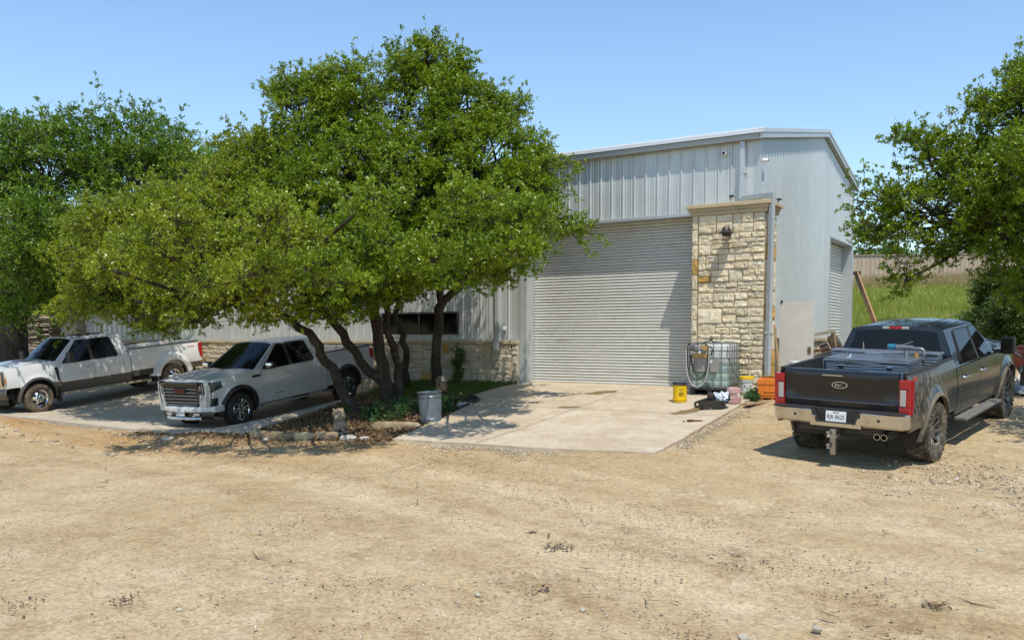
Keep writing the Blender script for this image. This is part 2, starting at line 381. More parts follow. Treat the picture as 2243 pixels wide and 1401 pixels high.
# core: shell set behind the cladding (left of the door, above it, gable, back), never coplanar with it
def mkpart(parent, name, m, fn, **k):
    b = MB(); fn(b); return b.build(name, m, parent, **k)
core = MB()
core.b2(-27.0, -6.37, .07, .2, -.45, ZE-.05); core.b2(-6.37, -.1, .07, .2, 4.17, ZE-.05); core.b2(-1.5, -.1, .07, .2, -.4, 4.17)
core.b2(-27.0, -26.85, .2, YB, -.4, ZE-.05); core.b2(-27, -.1, YB-.15, YB-.02, -.4, ZB-.1)
core.build('shell', mat('shell_grey', (.35, .36, .36), .7), bld)
flr = MB(); flr.b2(-26.8, -.1, .2, YB-.2, -.30, -.12); flr.build('floor_slab', conc, bld)

# front cladding: ribbed panels 0.914 wide, ribs 12 in apart
RIB0 = -.661
def panel_profile(x0, x1):
    pts = [(x0, 0)]; k0 = math.floor((RIB0-x1)/.3048)-1
    for k in range(k0, k0+8):
        c = RIB0-.3048*k
        for dx, dy in ((-.1524+.018, 0), (-.1524+.05, 0), (-.1524+.058, -.006), (-.1524+.075, -.006), (-.1524+.083, 0),
                       (-.038, 0), (-.014, -.032), (.014, -.032), (.038, 0), (.058, 0), (.066, -.006), (.083, -.006), (.091, 0)):
            x = c+dx
            if x0 < x < x1: pts.append((x, dy))
    pts.sort(); pts.append((x1, 0)); return pts
frontwall = MB(); frontwall.b2(-26.2, -.1, .045, .06, 5.55, ZE-.06); fwall = frontwall.build('front_wall', trimm, bld)
def fpanel(x0, x1, z0, z1, lap):
    P = panel_profile(x0, x1); b = MB(); off = .0 if lap else .003
    b.grid([[(x, y-off, z0) for x, y in P], [(x, y-off, z1) for x, y in P]]); b.build('panel', galv, fwall, fix=False)
bounds = [-.5086-.9144*k for k in range(0, 29)]
WX0, WX1, WZ0, WZ1 = -11.18, -8.46, 1.345, 1.93; DL, DR, DH = -6.18, -1.40, 4.15
cuts = sorted(set([round(v, 4) for v in bounds if v > -26.15]+[-.10, -6.36, WX0, WX1, -26.15]), reverse=True)
for i in range(len(cuts)-1):
    x1, x0 = cuts[i], cuts[i+1]
    if x0 >= -6.37: fpanel(x0, x1, DH+.03, ZE-.03, i % 2)
    elif x1 <= WX1+1e-6 and x0 >= WX0-1e-6: fpanel(x0, x1, WZ1+.05, ZE-.03, i % 2); fpanel(x0, x1, 1.20, WZ0-.02, i % 2)
    else: fpanel(x0, x1, 1.20, ZE-.03, i % 2)
mkpart(bld, 'corner_trim', trimm, lambda b: (b.b2(-.115, .012, -.012, .0, 4.2, ZE-.02), b.b2(.0, .012, 0, .10, 4.2, ZE-.02)))
# big roll-up door: jamb, header, slats
dj = mkpart(bld, 'door_frame', trimm, lambda b: (b.b2(-6.36, DL, -.04, .50, -.05, DH+.02, .004), b.b2(-6.40, -6.30, -.052, -.03, -.05, DH-.04)))
mkpart(bld, 'door_header', trimm, lambda b: (b.b2(-6.38, DR, -.05, .04, DH-.03, DH+.045, .006), b.b2(-6.2, DR, .05, .50, DH-.02, DH+.02)))
door = MB(); door.b2(DL+.005, DR, (.445), (.465), -.02, DH-.03); door = door.build('roll_up_door', mat('door_back', (.2, .2, .19), .6), bld)
door['label'] = 'large grey steel roll-up door of curved slats'
NS = 54; SH = (DH-.05)/NS
sp = MB(); w = DR-DL-.01; prof = []
for j in range(7):
    a = j/6; prof.append((.40-.038*math.sin(math.pi*a)**.8-.004, a*SH*.90))
prof.append((.406, SH*.95)); prof.append((.406, SH*1.0))
sp.grid([[(0, y, z) for y, z in prof], [(w, y, z) for y, z in prof]]); slat0 = sp.build('slat', slatm, door, smooth=60); slat0.location = (DL+.005, 0, .05)
for k in range(1, NS): inst(slat0, 'slat', door, (DL+.005, 0, .05+k*SH))
mkpart(door, 'bottom_bar', trimm, lambda b: b.b2(DL+.01, DR, .35, .44, .0, .055, .006))
# window
wf = mkpart(bld, 'window', mat('window_frame', (.10, .10, .10), .4, .5), lambda b: (b.b2(WX0, WX1, -.03, .05, WZ1, WZ1+.045), b.b2(WX0, WX1, -.03, .05, WZ0-.03, WZ0+.01), b.b2(WX0-.045, WX0, -.03, .05, WZ0-.03, WZ1+.045), b.b2(WX1, WX1+.045, -.03, .05, WZ0-.03, WZ1+.045), b.b2(-9.85, -9.81, -.005, .05, WZ0+.01, WZ1)))
mkpart(wf, 'pane', glassD, lambda b: b.b2(WX0, -9.85, .02, .03, WZ0+.01, WZ1)); mkpart(wf, 'pane', glassD, lambda b: b.b2(-9.81, WX1, .02, .03, WZ0+.01, WZ1))
mkpart(wf, 'sill', trimm, lambda b: b.b2(WX0-.06, WX1+.06, -.06, -.031, WZ0-.075, WZ0-.02, .006))

# eave: gutter and roof trim
mkpart(bld, 'gutter', mat('gutter_steel', (.35, .36, .34), .45, .2, .5, noise=(5, .05)), lambda b: (b.b2(-27.0, .05, -.20, -.002, 5.725, 5.845, .012)))
mkpart(bld, 'eave_trim', mat('eave_steel', (.52, .55, .54), .45, .25, .5, noise=(5, .05)), lambda b: b.prism([(-27.05, -.235, 5.85), (-27.05, -.215, 5.93), (-27.05, -.13, 5.985), (-27.05, .06, 6.01), (-27.05, .06, 5.85)], (27.17, 0, 0)))
roofM = mat('roof_metal', (.58, .62, .62), .4, .4, .5, noise=(2, .05))
mkpart(bld, 'roof', roofM, lambda b: (b.prism([(-27.04, .05, ZE+.10), (-27.04, YR, ZR+.10), (-27.04, YR, ZR+.04), (-27.04, .05, ZE+.04)], (27.14, 0, 0)),
       b.prism([(-27.04, YR+.002, ZR+.10), (-27.04, YB+.2, ZB+.06), (-27.04, YB+.2, ZB+.0), (-27.04, YR+.002, ZR+.04)], (27.14, 0, 0))))
def rake(b, y0, y1, x0, x1, dz0, dz1):
    b.prism([(x0, y0, roofz(max(y0, 0))+dz0), (x0, y1, roofz(min(y1, YB))+dz0), (x0, y1, roofz(min(y1, YB))+dz1), (x0, y0, roofz(max(y0, 0))+dz1)], (x1-x0, 0, 0))
mkpart(bld, 'rake_trim', trimm, lambda b: (rake(b, -.2, YR, .022, .13, -.075, .045), rake(b, YR+.002, YB+.2, .022, .13, -.075, .045)))
mkpart(bld, 'rake_cap', mat('rake_cap_steel', (.55, .58, .57), .42, .25), lambda b: (rake(b, -.22, YR, .0, .145, .047, .135), rake(b, YR+.002, YB+.22, .0, .145, .047, .135)))

# gable wall: corrugated panels, period 0.25
SD0, SD1, SDH = 7.16, 10.30, 4.22
gb = MB(); gb.b2(-.10, -.085, .2, SD0, .0, ZE-.1); gb.b2(-.10, -.085, SD0, YB-.2, SDH+.1, ZB-.2); gw = gb.build('gable_wall', trimm, bld)
def gpanel(y0, y1, zb):
    n = max(2, int(round((y1-y0)/.025))); lo = []; hi = []
    for i in range(n+1):
        y = y0+(y1-y0)*i/n; x = .036*math.tanh(1.5*math.sin(2*math.pi*y/.25))-.018; lo.append((x, y, zb)); hi.append((x, y, roofz(y)-.02))
    b = MB(); b.grid([lo, hi]); b.build('panel', galvS, gw, smooth=50, fix=False)
yy = .10
while yy < YB-.05:
    y2 = min(yy+.9144, YB-.02)
    segs = [(yy, y2)]
    for a, c in ((yy, min(y2, SD0)), (max(yy, SD0), min(y2, SD1)), (max(yy, SD1), y2)):
        if c-a > .02: gpanel(a, c, SDH+.02 if (a >= SD0-1e-6 and c <= SD1+1e-6) else (1.24 if a < SD0 else .5))
    yy = y2
mkpart(bld, 'corner_trim', trimm, lambda b: (b.b2(.0, .03, YB-.10, YB+.01, .2, ZB-.03), b.b2(-.05, .03, YB+.012, YB+.02, .2, ZB-.03)))
sdf = mkpart(bld, 'side_door_frame', trimm, lambda b: (b.b2(-.36, .028, SD1-.03, SD1+.045, .3, SDH), b.b2(-.36, .02, SD0-.05, SD0, .3, SDH), b.b2(-.36, .028, SD0-.05, SD1+.045, SDH+.002, SDH+.06)))
sd = mkpart(bld, 'side_roll_up_door', mat('door_back2', (.25, .25, .24), .6), lambda b: b.b2(-.36, -.34, SD0, SD1-.03, .3, SDH))
NS2 = 40; SH2 = (SDH-.35)/NS2; sp = MB(); prof = [(.02+.036*math.sin(math.pi*j/6)**.8, j/6*SH2*.88) for j in range(7)]+[(.012, SH2*.94), (.012, SH2)]
sp.grid([[(x, 0, z) for x, z in prof], [(x, SD1-SD0-.04, z) for x, z in prof]]); s0 = sp.build('slat', slatm, sd, smooth=60); s0.location = (-.34, SD0+.005, .33)
for k in range(1, NS2): inst(s0, 'slat', sd, (-.34, SD0+.005, .33+k*SH2))

# ------------------------------------------------------------------ stone work
def stone_variants(k, m, name):
    out = []
    for q in range(k):
        r = random.Random(100+q); nx, nz = 7, 4; b = MB(); G = []
        for i in range(nx+1):
            row = []
            for j in range(nz+1):
                u, v = i/nx, j/nz; e = min(u, 1-u)*nx; e2 = min(v, 1-v)*nz
                edge = (e < .5) or (e2 < .5)
                y = -.80-.22*r.random() if edge else -.78-.58*r.random()
                du = 0 if edge else r.uniform(-.05, .05); dv = 0 if edge else r.uniform(-.08, .08)
                if edge: du = r.uniform(0, .022)*(1 if u < .3 else -1 if u > .7 else 0); dv = r.uniform(0, .03)*(1 if v < .3 else -1 if v > .7 else 0)
                row.append((u-.5+du, y, v-.5+dv))
            G.append(row)
        b.grid(G); n0 = len(G[0])
        per = [(i, 0) for i in range(nx)]+[(nx, j) for j in range(nz)]+[(i, nz) for i in range(nx, 0, -1)]+[(0, j) for j in range(nz, 0, -1)]
        o = len(b.v); b.v += [(G[i][j][0], 0., G[i][j][2]) for i, j in per]; L = len(per)
        for a in range(L):
            i, j = per[a]; i2, j2 = per[(a+1) % L]; b.f.append((i*n0+j, i2*n0+j2, o+(a+1) % L, o+a)); b.mi.append(0)
        ob = b.build(name, m, None, smooth=14); out.append(ob.data); bpy.data.objects.remove(ob)
    return out
SV = {'a': stone_variants(6, stoneM, 'stone'), 'o': stone_variants(3, ochreM, 'stone'), 'w': stone_variants(6, wstoneM, 'stone')}
def ashlar(L, H, r, wmin=.22, wmax=.62):
    """random ashlar rectangles covering L x H"""
    rects = []; z = 0
    while z < H-.02:
        h = r.choice([.24, .28, .31, .35])
        if H-z-h < .16: h = H-z
        x = 0
        while x < L-.01:
            w = r.uniform(.28, .66)
            if L-x-w < .25: w = L-x
            t = r.random()
            if h < .24: rects.append((x, z, w, h))
            elif t < .22 and h < .36: rects.append((x, z, w*.999, h))
            else:
                s = r.choice([.4, .5, .6, .45])*h
                for zz, hh in ((z, s), (z+s, h-s)):
                    if w > .44 and r.random() < .75:
                        q = r.uniform(.35, .65)*w; rects.append((x, zz, q, hh)); rects.append((x+q, zz, w-q, hh))
                    else: rects.append((x, zz, w, hh))
            x += w
        z += h
    return rects
def lay(parent, rects, origin, rz, depth, r, key='a', ochre=.05, skip=None, joint=.012):
    c, s = math.cos(rz), math.sin(rz); n = 0
    for x, z, w, h in rects:
        if skip and skip(x, z, w, h): continue
        d = depth*r.uniform(.75, 1.25); me = r.choice(SV['o'] if r.random() < ochre else SV[key])
        o = bpy.data.objects.new('stone', me); col.objects.link(o); o.parent = parent; lx = x+w/2
        o.location = (origin[0]+lx*c, origin[1]+lx*s, origin[2]+z+h/2); o.rotation_euler = (0, 0, rz)
        o.scale = ((w-joint)*(-1 if r.random() < .5 else 1), d, h-joint); n += 1
    return n
rs = random.Random(21)
PX0, PX1, PY0, PY1, PZ = -1.44, .27, -.42, .45, 4.05
pil = mkpart(bld, 'stone_pillar', mortar, lambda b: b.b2(PX0+.035, PX1-.035, PY0+.035, PY1-.03, -.4, PZ))
pil['label'] = 'limestone pillar between roll-up door and gable wall'
# quoin strip on the left, field to its right
lay(pil, [(0, z, .14, h) for z, h in [(i*.345-.06, .345) for i in range(12)] if z+h <= PZ+.05], (PX0, PY0+.035, 0), 0, .05, rs, 'a', .15)
lay(pil, ashlar(PX1-PX0-.17, PZ+.06, rs), (PX0+.16, PY0+.035, -.06), 0, .055, rs, 'a', .045)
lay(pil, [(0, i*.34-.06, PY1-PY0-.06, .34) if i % 2 else (0, i*.34-.06, .42, .34) for i in range(12)]+[(.42, i*.34-.06, PY1-PY0-.48, .34) for i in range(0, 12, 2)], (PX1-.035, PY0+.03, 0), math.pi/2, .05, rs, 'a', .25)
def cornice(b, x0, x1, y0, y1, z0, steps):
    z = z0
    for o, h in steps: b.b2(x0-o, x1+o, y0-o, y1+o, z, z+h-.001, .008); z += h
mkpart(pil, 'cornice', capM, lambda b: cornice(b, PX0, PX1, PY0, PY1-.02, PZ, [(.045, .085), (.075, .075), (.125, .075), (.10, .02)]))
# far left pillar
pil2 = mkpart(bld, 'stone_pillar', mortar, lambda b: b.b2(-27.05, -26.2, -.38, .3, -.5, 3.5))
lay(pil2, ashlar(.85, 3.9, rs), (-27.05, -.38, -.4), 0, .05, rs, 'w', 0)
lay(pil2, [(0, i*.36, .66, .36) for i in range(10)], (-26.2, -.38, -.3), math.pi/2, .05, rs, 'w', 0)
mkpart(pil2, 'cornice', capM, lambda b: cornice(b, -27.05, -26.2, -.38, .25, 3.5, [(.05, .1), (.1, .1)]))
# wainscot, front: from the left pillar to the roll-up door
wz = 1.155; WL = 26.15-6.42
wain = mkpart(bld, 'stone_wainscot', mortar, lambda b: b.b2(-26.15, -6.42, -.09, .055, -.55, wz-.09))
n = lay(wain, ashlar(.16, wz+.5, rs, .1, .2), (-6.575, -.09, -.6), 0, .045, rs, 'w', .02)
R1 = ashlar(7.0, wz+.5, rs); n += lay(wain, R1, (-13.6, -.09, -.59), 0, .045, rs, 'w', .06)
R2 = ashlar(26.1-13.65, wz+.5, rs); n += lay(wain, R2, (-26.1, -.09, -.59), 0, .045, rs, 'w', .03, skip=lambda x, z, w, h: z < .55 and x < 12)
mkpart(bld, 'wainscot_ledge', capM, lambda b: [b.b2(x, min(x+.9, -6.40)-.006, -.175, .05, wz-.085, wz+.0, .01) for x in np.arange(-26.2, -6.45, .9)])
mkpart(bld, 'base_flashing', trimm, lambda b: (b.b2(-26.15, -6.37, -.05, -.036, wz+.002, wz+.05)))
# wainscot, gable side
wain2 = mkpart(bld, 'stone_wainscot', mortar, lambda b: b.b2(-.05, .08, PY1, SD0-.05, -.3, 1.14))
lay(wain2, ashlar(SD0-.1-3.0, 1.6, rs), (.08, 3.0, -.45), math.pi/2, .045, rs, 'w', .02)
mkpart(bld, 'wainscot_ledge', capM, lambda b: b.b2(-.03, .165, PY1+.01, SD0-.05, 1.145, 1.235, .01))

# downspout over the corner pillar, brackets, light and cameras
dsm = mat('downspout_steel', (.46, .50, .51), .4, .3, .5, noise=(4, .05))
ds = mkpart(bld, 'downspout', dsm, lambda b: (b.b2(-.43, -.32, -.14, -.04, 4.40, 5.72, .008), b.bar((-.375, -.09, 4.42), (.40, -.42, 4.40), .11, .11, .008), b.bar((.41, -.43, 4.455), (.375, -.50, -.02), .11, .09, .008)))
mkpart(ds, 'strap', trimm, lambda b: (b.box((.39, -.47, 1.35), (.16, .12, .03)), b.box((-.375, -.085, 5.0), (.16, .12, .03))))
for (x, y, z) in ((-.62, -.10, 4.50), (-.08, -.06, 4.44), (.06, -.05, 4.46), (.35, .33, 4.40)):
    b = MB(); b.box((0, 0, 0), (.11, .05, .045), None, .006); b.tube([(0, 0, 0), (0, -.05, -.03), (0, -.05, -.09)], .012, 6)
    o = b.build('clamp', blackM); o.location = (x, y, z); o.parent = bld
lamp = thing('wall_light', 'small dark bronze wall light high on the stone pillar', 'wall light', (-.555, PY0-.03, 3.62))
mkpart(lamp, 'wall_plate', brownM, lambda b: b.box((0, -.015, 0), (.11, .05, .16), None, .01))
mkpart(lamp, 'lamp_arm', brownM, lambda b: b.tube([(0, -.03, .02), (0, -.13, .05), (0, -.2, .04)], .016, 8))
mkpart(lamp, 'lamp_shade', brownM, lambda b: b.lathe([(.0, .10), (.05, .095), (.085, .06), (.10, .0), (.165, -.045), (.165, -.055), (.085, -.04), (.085, -.12), (.0, -.12)], 20, Matrix.Translation((0, -.22, .02))), smooth=35)
def seccam(name, label, loc, rz, r=.06):
    t = thing(name, label, 'camera', loc, rz)
    mkpart(t, 'mount', whiteM, lambda b: b.lathe([(0, .0), (r, .0), (r*1.05, .03), (r*.8, .05)], 16, Matrix.Rotation(math.pi/2, 4, 'X')), smooth=40)
    mkpart(t, 'housing', whiteM, lambda b: b.lathe([(r*.9, .05), (r*.95, .08), (r*.7, .115), (r*.55, .118), (r*.55, .112)], 16, Matrix.Rotation(math.pi/2, 4, 'X')), smooth=40)
    mkpart(t, 'lens', glassD, lambda b: b.lathe([(r*.55, .112), (r*.4, .125), (0, .13)], 14, Matrix.Rotation(math.pi/2, 4, 'X')), smooth=60); return t
seccam('security_camera', 'round security camera under the front eave near the corner', (-.81, -.02, 5.50), 0, .065)
seccam('security_camera', 'small white security camera on the gable wall by the corner', (.03, .14, 5.28), math.pi/2, .05)
# second downspout and meter box left of the door, hose bib
mkpart(bld, 'downspout', dsm, lambda b: (b.b2(-7.13, -7.02, -.13, -.04, 1.06, 5.72, .008), b.bar((-7.075, -.09, 1.1), (-7.075, -.23, .98), .11, .10, .006)))
bx = thing('electrical_box', 'grey electrical box at wainscot ledge left of the roll-up door', 'electrical box', (-7.0, -.19, 1.03))
mkpart(bx, 'enclosure', mat('box_grey', (.42, .43, .42), .5), lambda b: b.box((0, -.05, 0), (.15, .1, .26), None, .008)); mkpart(bx, 'cover', mat('box_lid', (.52, .53, .52), .4), lambda b: b.box((0, -.105, .01), (.135, .012, .22), None, .004)); mkpart(bx, 'conduit', trimm, lambda b: b.tube([(0, .0, .13), (0, .05, .2), (0, .09, .5)], .015, 8))
sk = thing('outlet_cover', 'small white weatherproof outlet on ribbed wall left of door', 'outlet', (-6.87, -.035, 1.5)); mkpart(sk, 'cover', whiteM, lambda b: b.box((0, -.03, 0), (.08, .06, .11), None, .01)); mkpart(sk, 'plate', trimm, lambda b: b.box((0, .0, 0), (.1, .012, .14), None, .004))
# ------------------------------------------------------------------ pickup trucks
chrome = mat('chrome', (.78, .78, .78), .08, 1.)
chromeG = mat('grille_chrome', (.27, .27, .275), .18, 1.)
chromeD = mat('dull_chrome', (.62, .60, .56), .22, 1., mixes=[((.42, .36, .27), 3, .5, .75)])
plastic = mat('black_plastic', (.022, .022, .022), .55, noise=(20, .2))
rubber = mat('tyre_rubber', (.03, .028, .026), .8, 0, .3, noise=(9, .25), bump=(60, .3, .004))
rubberM = mat('muddy_tyre_rubber', (.085, .073, .056), .9, 0, .2, noise=(9, .3), mixes=[((.22, .18, .125), 6, .5, .65), ((.03, .028, .025), 10, .52, .7)])
rubberD = mat('dusty_tyre_rubber', (.10, .082, .06), .9, 0, .2, noise=(9, .25), mixes=[((.20, .155, .10), 5, .45, .7)])
glassT = mat('tinted_glass', (.006, .0065, .007), .02, 0, .28)
redL = mat('red_lens', (.36, .005, .010), .12, 0, .6, coat=.5)
redL2 = mat('dark_red_lens', (.28, .005, .01), .12, 0, .6, coat=.5)
whiteL = mat('clear_lens', (.42, .42, .40), .1, 0, .6, coat=.5)
amberL = mat('amber_lens', (.55, .17, .02), .15, 0, .6)
blackI = mat('bed_liner', (.02, .02, .02), .75, bump=(120, .4, .003))
underM = mat('underbody', (.03, .027, .024), .85, noise=(9, .3))
silverT = mat('silver_lettering', (.70, .70, .70), .2, 1.)
decalR = mat('red_decal', (.55, .03, .03), .4); decalB = mat('black_decal', (.015, .015, .015), .4)
plateM = mat('licence_plate', (.74, .75, .74), .4); plateT = mat('plate_lettering', (.03, .035, .08), .5)
def paint_dirty(name, colr, rough, coat, dust, lo, hi, amt, metal=0., splat=0.):
    """car paint with road dust that thickens towards the sills (object z) and mud splatter"""
    m = bpy.data.materials.new(name); m.use_nodes = True; t = m.node_tree; N = t.nodes; L = t.links; b = N['Principled BSDF']
    tc = N.new('ShaderNodeTexCoord'); sep = N.new('ShaderNodeSeparateXYZ'); L.new(tc.outputs['Object'], sep.inputs[0])
    def nz(s, d, zs=(1, 1, 1)):
        mp = N.new('ShaderNodeMapping'); mp.inputs[3].default_value = zs; L.new(tc.outputs['Object'], mp.inputs[0])
        n = N.new('ShaderNodeTexNoise'); n.inputs['Scale'].default_value = s; n.inputs['Detail'].default_value = d; n.inputs['Roughness'].default_value = .65; L.new(mp.outputs[0], n.inputs[0]); return n.outputs['Fac']
    def rng(f, a, c, l, h):
        r = N.new('ShaderNodeMapRange'); r.inputs[1].default_value = a; r.inputs[2].default_value = c; r.inputs[3].default_value = l; r.inputs[4].default_value = h; L.new(f, r.inputs[0]); return r.outputs[0]
    def op(o, a, c):
        q = N.new('ShaderNodeMath'); q.operation = o; q.use_clamp = True; L.new(a, q.inputs[0])
        if isinstance(c, float): q.inputs[1].default_value = c
        else: L.new(c, q.inputs[1])
        return q.outputs[0]
    h = rng(sep.outputs['Z'], lo, hi, 1., 0.); f = op('MULTIPLY', op('MULTIPLY', h, rng(nz(2.5, 6, (1, 1, 1)), .3, .7, .25, 1.25)), amt)
    if splat:
        back = rng(sep.outputs['X'], .9, -.2, 0., 1.)
        sp = op('MULTIPLY', rng(nz(15, 7, (1.3, 1, .45)), .47, .57, 0., 1.), op('ADD', op('MULTIPLY', back, .85), rng(sep.outputs['Z'], 1.0, .5, 0., .35)))
        f = op('MAXIMUM', f, op('MULTIPLY', sp, splat))
    x = N.new('ShaderNodeMix'); x.data_type = 'RGBA'; L.new(f, x.inputs[0]); x.inputs[6].default_value = (*colr, 1); x.inputs[7].default_value = (*dust, 1); L.new(x.outputs[2], b.inputs['Base Color'])
    L.new(rng(f, 0, 1, rough, .9), b.inputs['Roughness']); L.new(rng(f, 0, .6, coat, 0.), b.inputs['Coat Weight']); b.inputs['Coat Roughness'].default_value = .03; b.inputs['Metallic'].default_value = metal
    return m
def sweep(b, plan, prof):
    """profile (out, z) swept along plan curve (x,y); out is to the right-hand outside of the path"""
    G = []
    for i, (x, y) in enumerate(plan):
        x0, y0 = plan[max(i-1, 0)]; x1, y1 = plan[min(i+1, len(plan)-1)]; d = Vector((x1-x0, y1-y0)).normalized(); n = Vector((d.y, -d.x))
        G.append([(x+n.x*o, y+n.y*o, z) for o, z in prof])
    b.grid(G)
def rpoly(pts, r, n=3):
    """round polygon corners (2-D)"""
    out = []; k = len(pts)
    for i in range(k):
        p = Vector(pts[i]); a = Vector(pts[i-1])-p; c = Vector(pts[(i+1) % k])-p; ra = min(r, a.length*.45, c.length*.45); A = p+a.normalized()*ra; Cc = p+c.normalized()*ra
        for j in range(n+1):
            t = j/n; out.append(tuple((1-t)**2*A+2*t*(1-t)*p+t*t*Cc))
    return out
RY = Matrix.Rotation(math.pi/2, 4, 'X')     # z axis -> -y
def make_wheel(style, r, w, rim_r, tyrem):
    """wheel centred at origin, outer face towards +y"""
    h = bpy.data.objects.new('wheel', None)
    M0 = Matrix.Rotation(-math.pi/2, 4, 'X')                     # z -> +y
    hb = MB(); hb.lathe([(0, .02), (rim_r*.85, .02), (rim_r*.85, -.05), (0, -.05)], 20, M0); hub = hb.build('wheel', mat('brake_dark', (.03, .03, .03), .6), None)
    t = MB(); hw = w/2
    prof = [(rim_r, -hw*.80), (rim_r+.02, -hw*.92), (r*.80, -hw*1.02), (r*.90, -hw*1.0), (r*.965, -hw*.90), (r*.99, -hw*.80)]
    if style == 'mud': tr = [(r*.985, -hw*.78), (r*.985, hw*.78)]
    else: tr = [(r, -hw*.74), (r, -hw*.42), (r*.975, -hw*.40), (r*.975, -hw*.34), (r, -hw*.32), (r, -hw*.06), (r*.975, -hw*.04), (r*.975, hw*.04), (r, hw*.06), (r, hw*.32), (r*.975, hw*.34), (r*.975, hw*.40), (r, hw*.42), (r, hw*.74)]
    prof = prof+tr+[(a, -z) for a, z in reversed(prof)]
    t.lathe(prof, 44, M0)
    if style == 'mud':
        n = 30
        for row, (yc, lw, ph) in enumerate(((-.78, .30, 0), (-.36, .36, .5), (.0, .26, .2), (.36, .36, .7), (.78, .30, .35))):
            for k in range(n):
                a = 2*math.pi*(k+ph)/n; rr = r*1.0; R = Matrix.Rotation(a, 3, 'Y') @ Matrix.Rotation((.25 if row % 2 else -.25), 3, 'Z' if False else 'X')
                c = Matrix.Rotation(a, 3, 'Y') @ Vector((rr-.004, yc*hw, 0)); t.box(c, (.026, lw*hw, 2*math.pi*r/n*.74), R)
        for sgn in (1,):
            for k in range(n):                                   # sidewall biters
                a = 2*math.pi*(k+.1)/n; c = Matrix.Rotation(a, 3, 'Y') @ Vector((r*.935, sgn*hw*.97, 0)); t.box(c, (.05, .02, .045), Matrix.Rotation(a, 3, 'Y'))
    t.build('tyre', tyrem, hub, smooth=35)
    m = MB(); yo = hw*.78
    rimm = chrome
    if style == 'gmc':
        m.lathe([(rim_r*1.02, yo), (rim_r*.985, yo+.012), (rim_r*.93, yo), (rim_r*.90, yo-.06), (rim_r*.88, -.02)], 40, M0)
        m.lathe([(0, yo-.01), (.07, yo-.012), (.085, yo-.035), (.085, .0)], 20, M0)
        for k in range(6):
            for dd in (-.14, .14):
                a = k*math.pi/3+dd; d = Vector((math.cos(a), 0, math.sin(a))); a2 = k*math.pi/3+dd*1.5; d2 = Vector((math.cos(a2), 0, math.sin(a2)))
                m.bar(d*.05+Vector((0, yo-.03, 0)), d2*rim_r*.95+Vector((0, yo-.015, 0)), .03, .028, .006)
    elif style == 'dually':
        m.lathe([(rim_r*1.03, yo), (rim_r*1.0, yo+.014), (rim_r*.93, yo+.002), (rim_r*.90, yo-.04), (rim_r*.62, yo+.01), (rim_r*.50, yo+.055), (rim_r*.34, yo+.06), (rim_r*.30, yo+.10), (0, yo+.11)], 40, M0)
        for k in range(8):
            a = 2*math.pi*k/8; m.cyl((math.cos(a)*rim_r*.42, yo+.05, math.sin(a)*rim_r*.42), (math.cos(a)*rim_r*.42, yo+.085, math.sin(a)*rim_r*.42), .016, 6)
    else:
        rimm = mat('muddy_rim', (.12, .115, .105), .5, .6, noise=(9, .3), mixes=[((.30, .27, .21), 6, .5, .65)])
        m.lathe([(rim_r*1.03, yo), (rim_r*.99, yo+.012), (rim_r*.92, yo-.01), (rim_r*.86, yo-.09), (rim_r*.84, -.05)], 40, M0)
        m.lathe([(0, yo-.03), (.09, yo-.03), (.11, yo-.07), (.11, -.02)], 18, M0)
        for k in range(8):
            a = 2*math.pi*k/8; d = Vector((math.cos(a), 0, math.sin(a))); m.bar(d*.07+Vector((0, yo-.07, 0)), d*rim_r*.93+Vector((0, yo-.02, 0)), .055, .04, .008)
    m.build('rim', rimm, hub, smooth=40)
    if style == 'dually':
        q = MB()
        for k in range(6):
            a = 2*math.pi*(k+.5)/6; c = Vector((math.cos(a), 0, math.sin(a)))*rim_r*.73; tdir = Vector((-math.sin(a), 0, math.cos(a)))
            yq = yo-.010; P = []
            for i in range(10):
                g = 2*math.pi*i/10; P.append(c+tdir*(.05*math.cos(g))+c.normalized()*(.032*math.sin(g))+Vector((0, yq+.002-.02*math.sin(g)*.9, 0)))
            q.prism(P, (0, .012, 0))
        q.build('hand_holes', mat('hole_dark', (.01, .01, .01), .8), hub)
    return hub
def wheel_at(proto, parent, x, y, z, first, steer=0.):
    if first: o = proto; o.parent = parent
    else: o = copytree(proto, parent)
    o.location = (x, y, z); o.rotation_euler = (0, 0, steer if y > 0 else math.pi+steer); return o

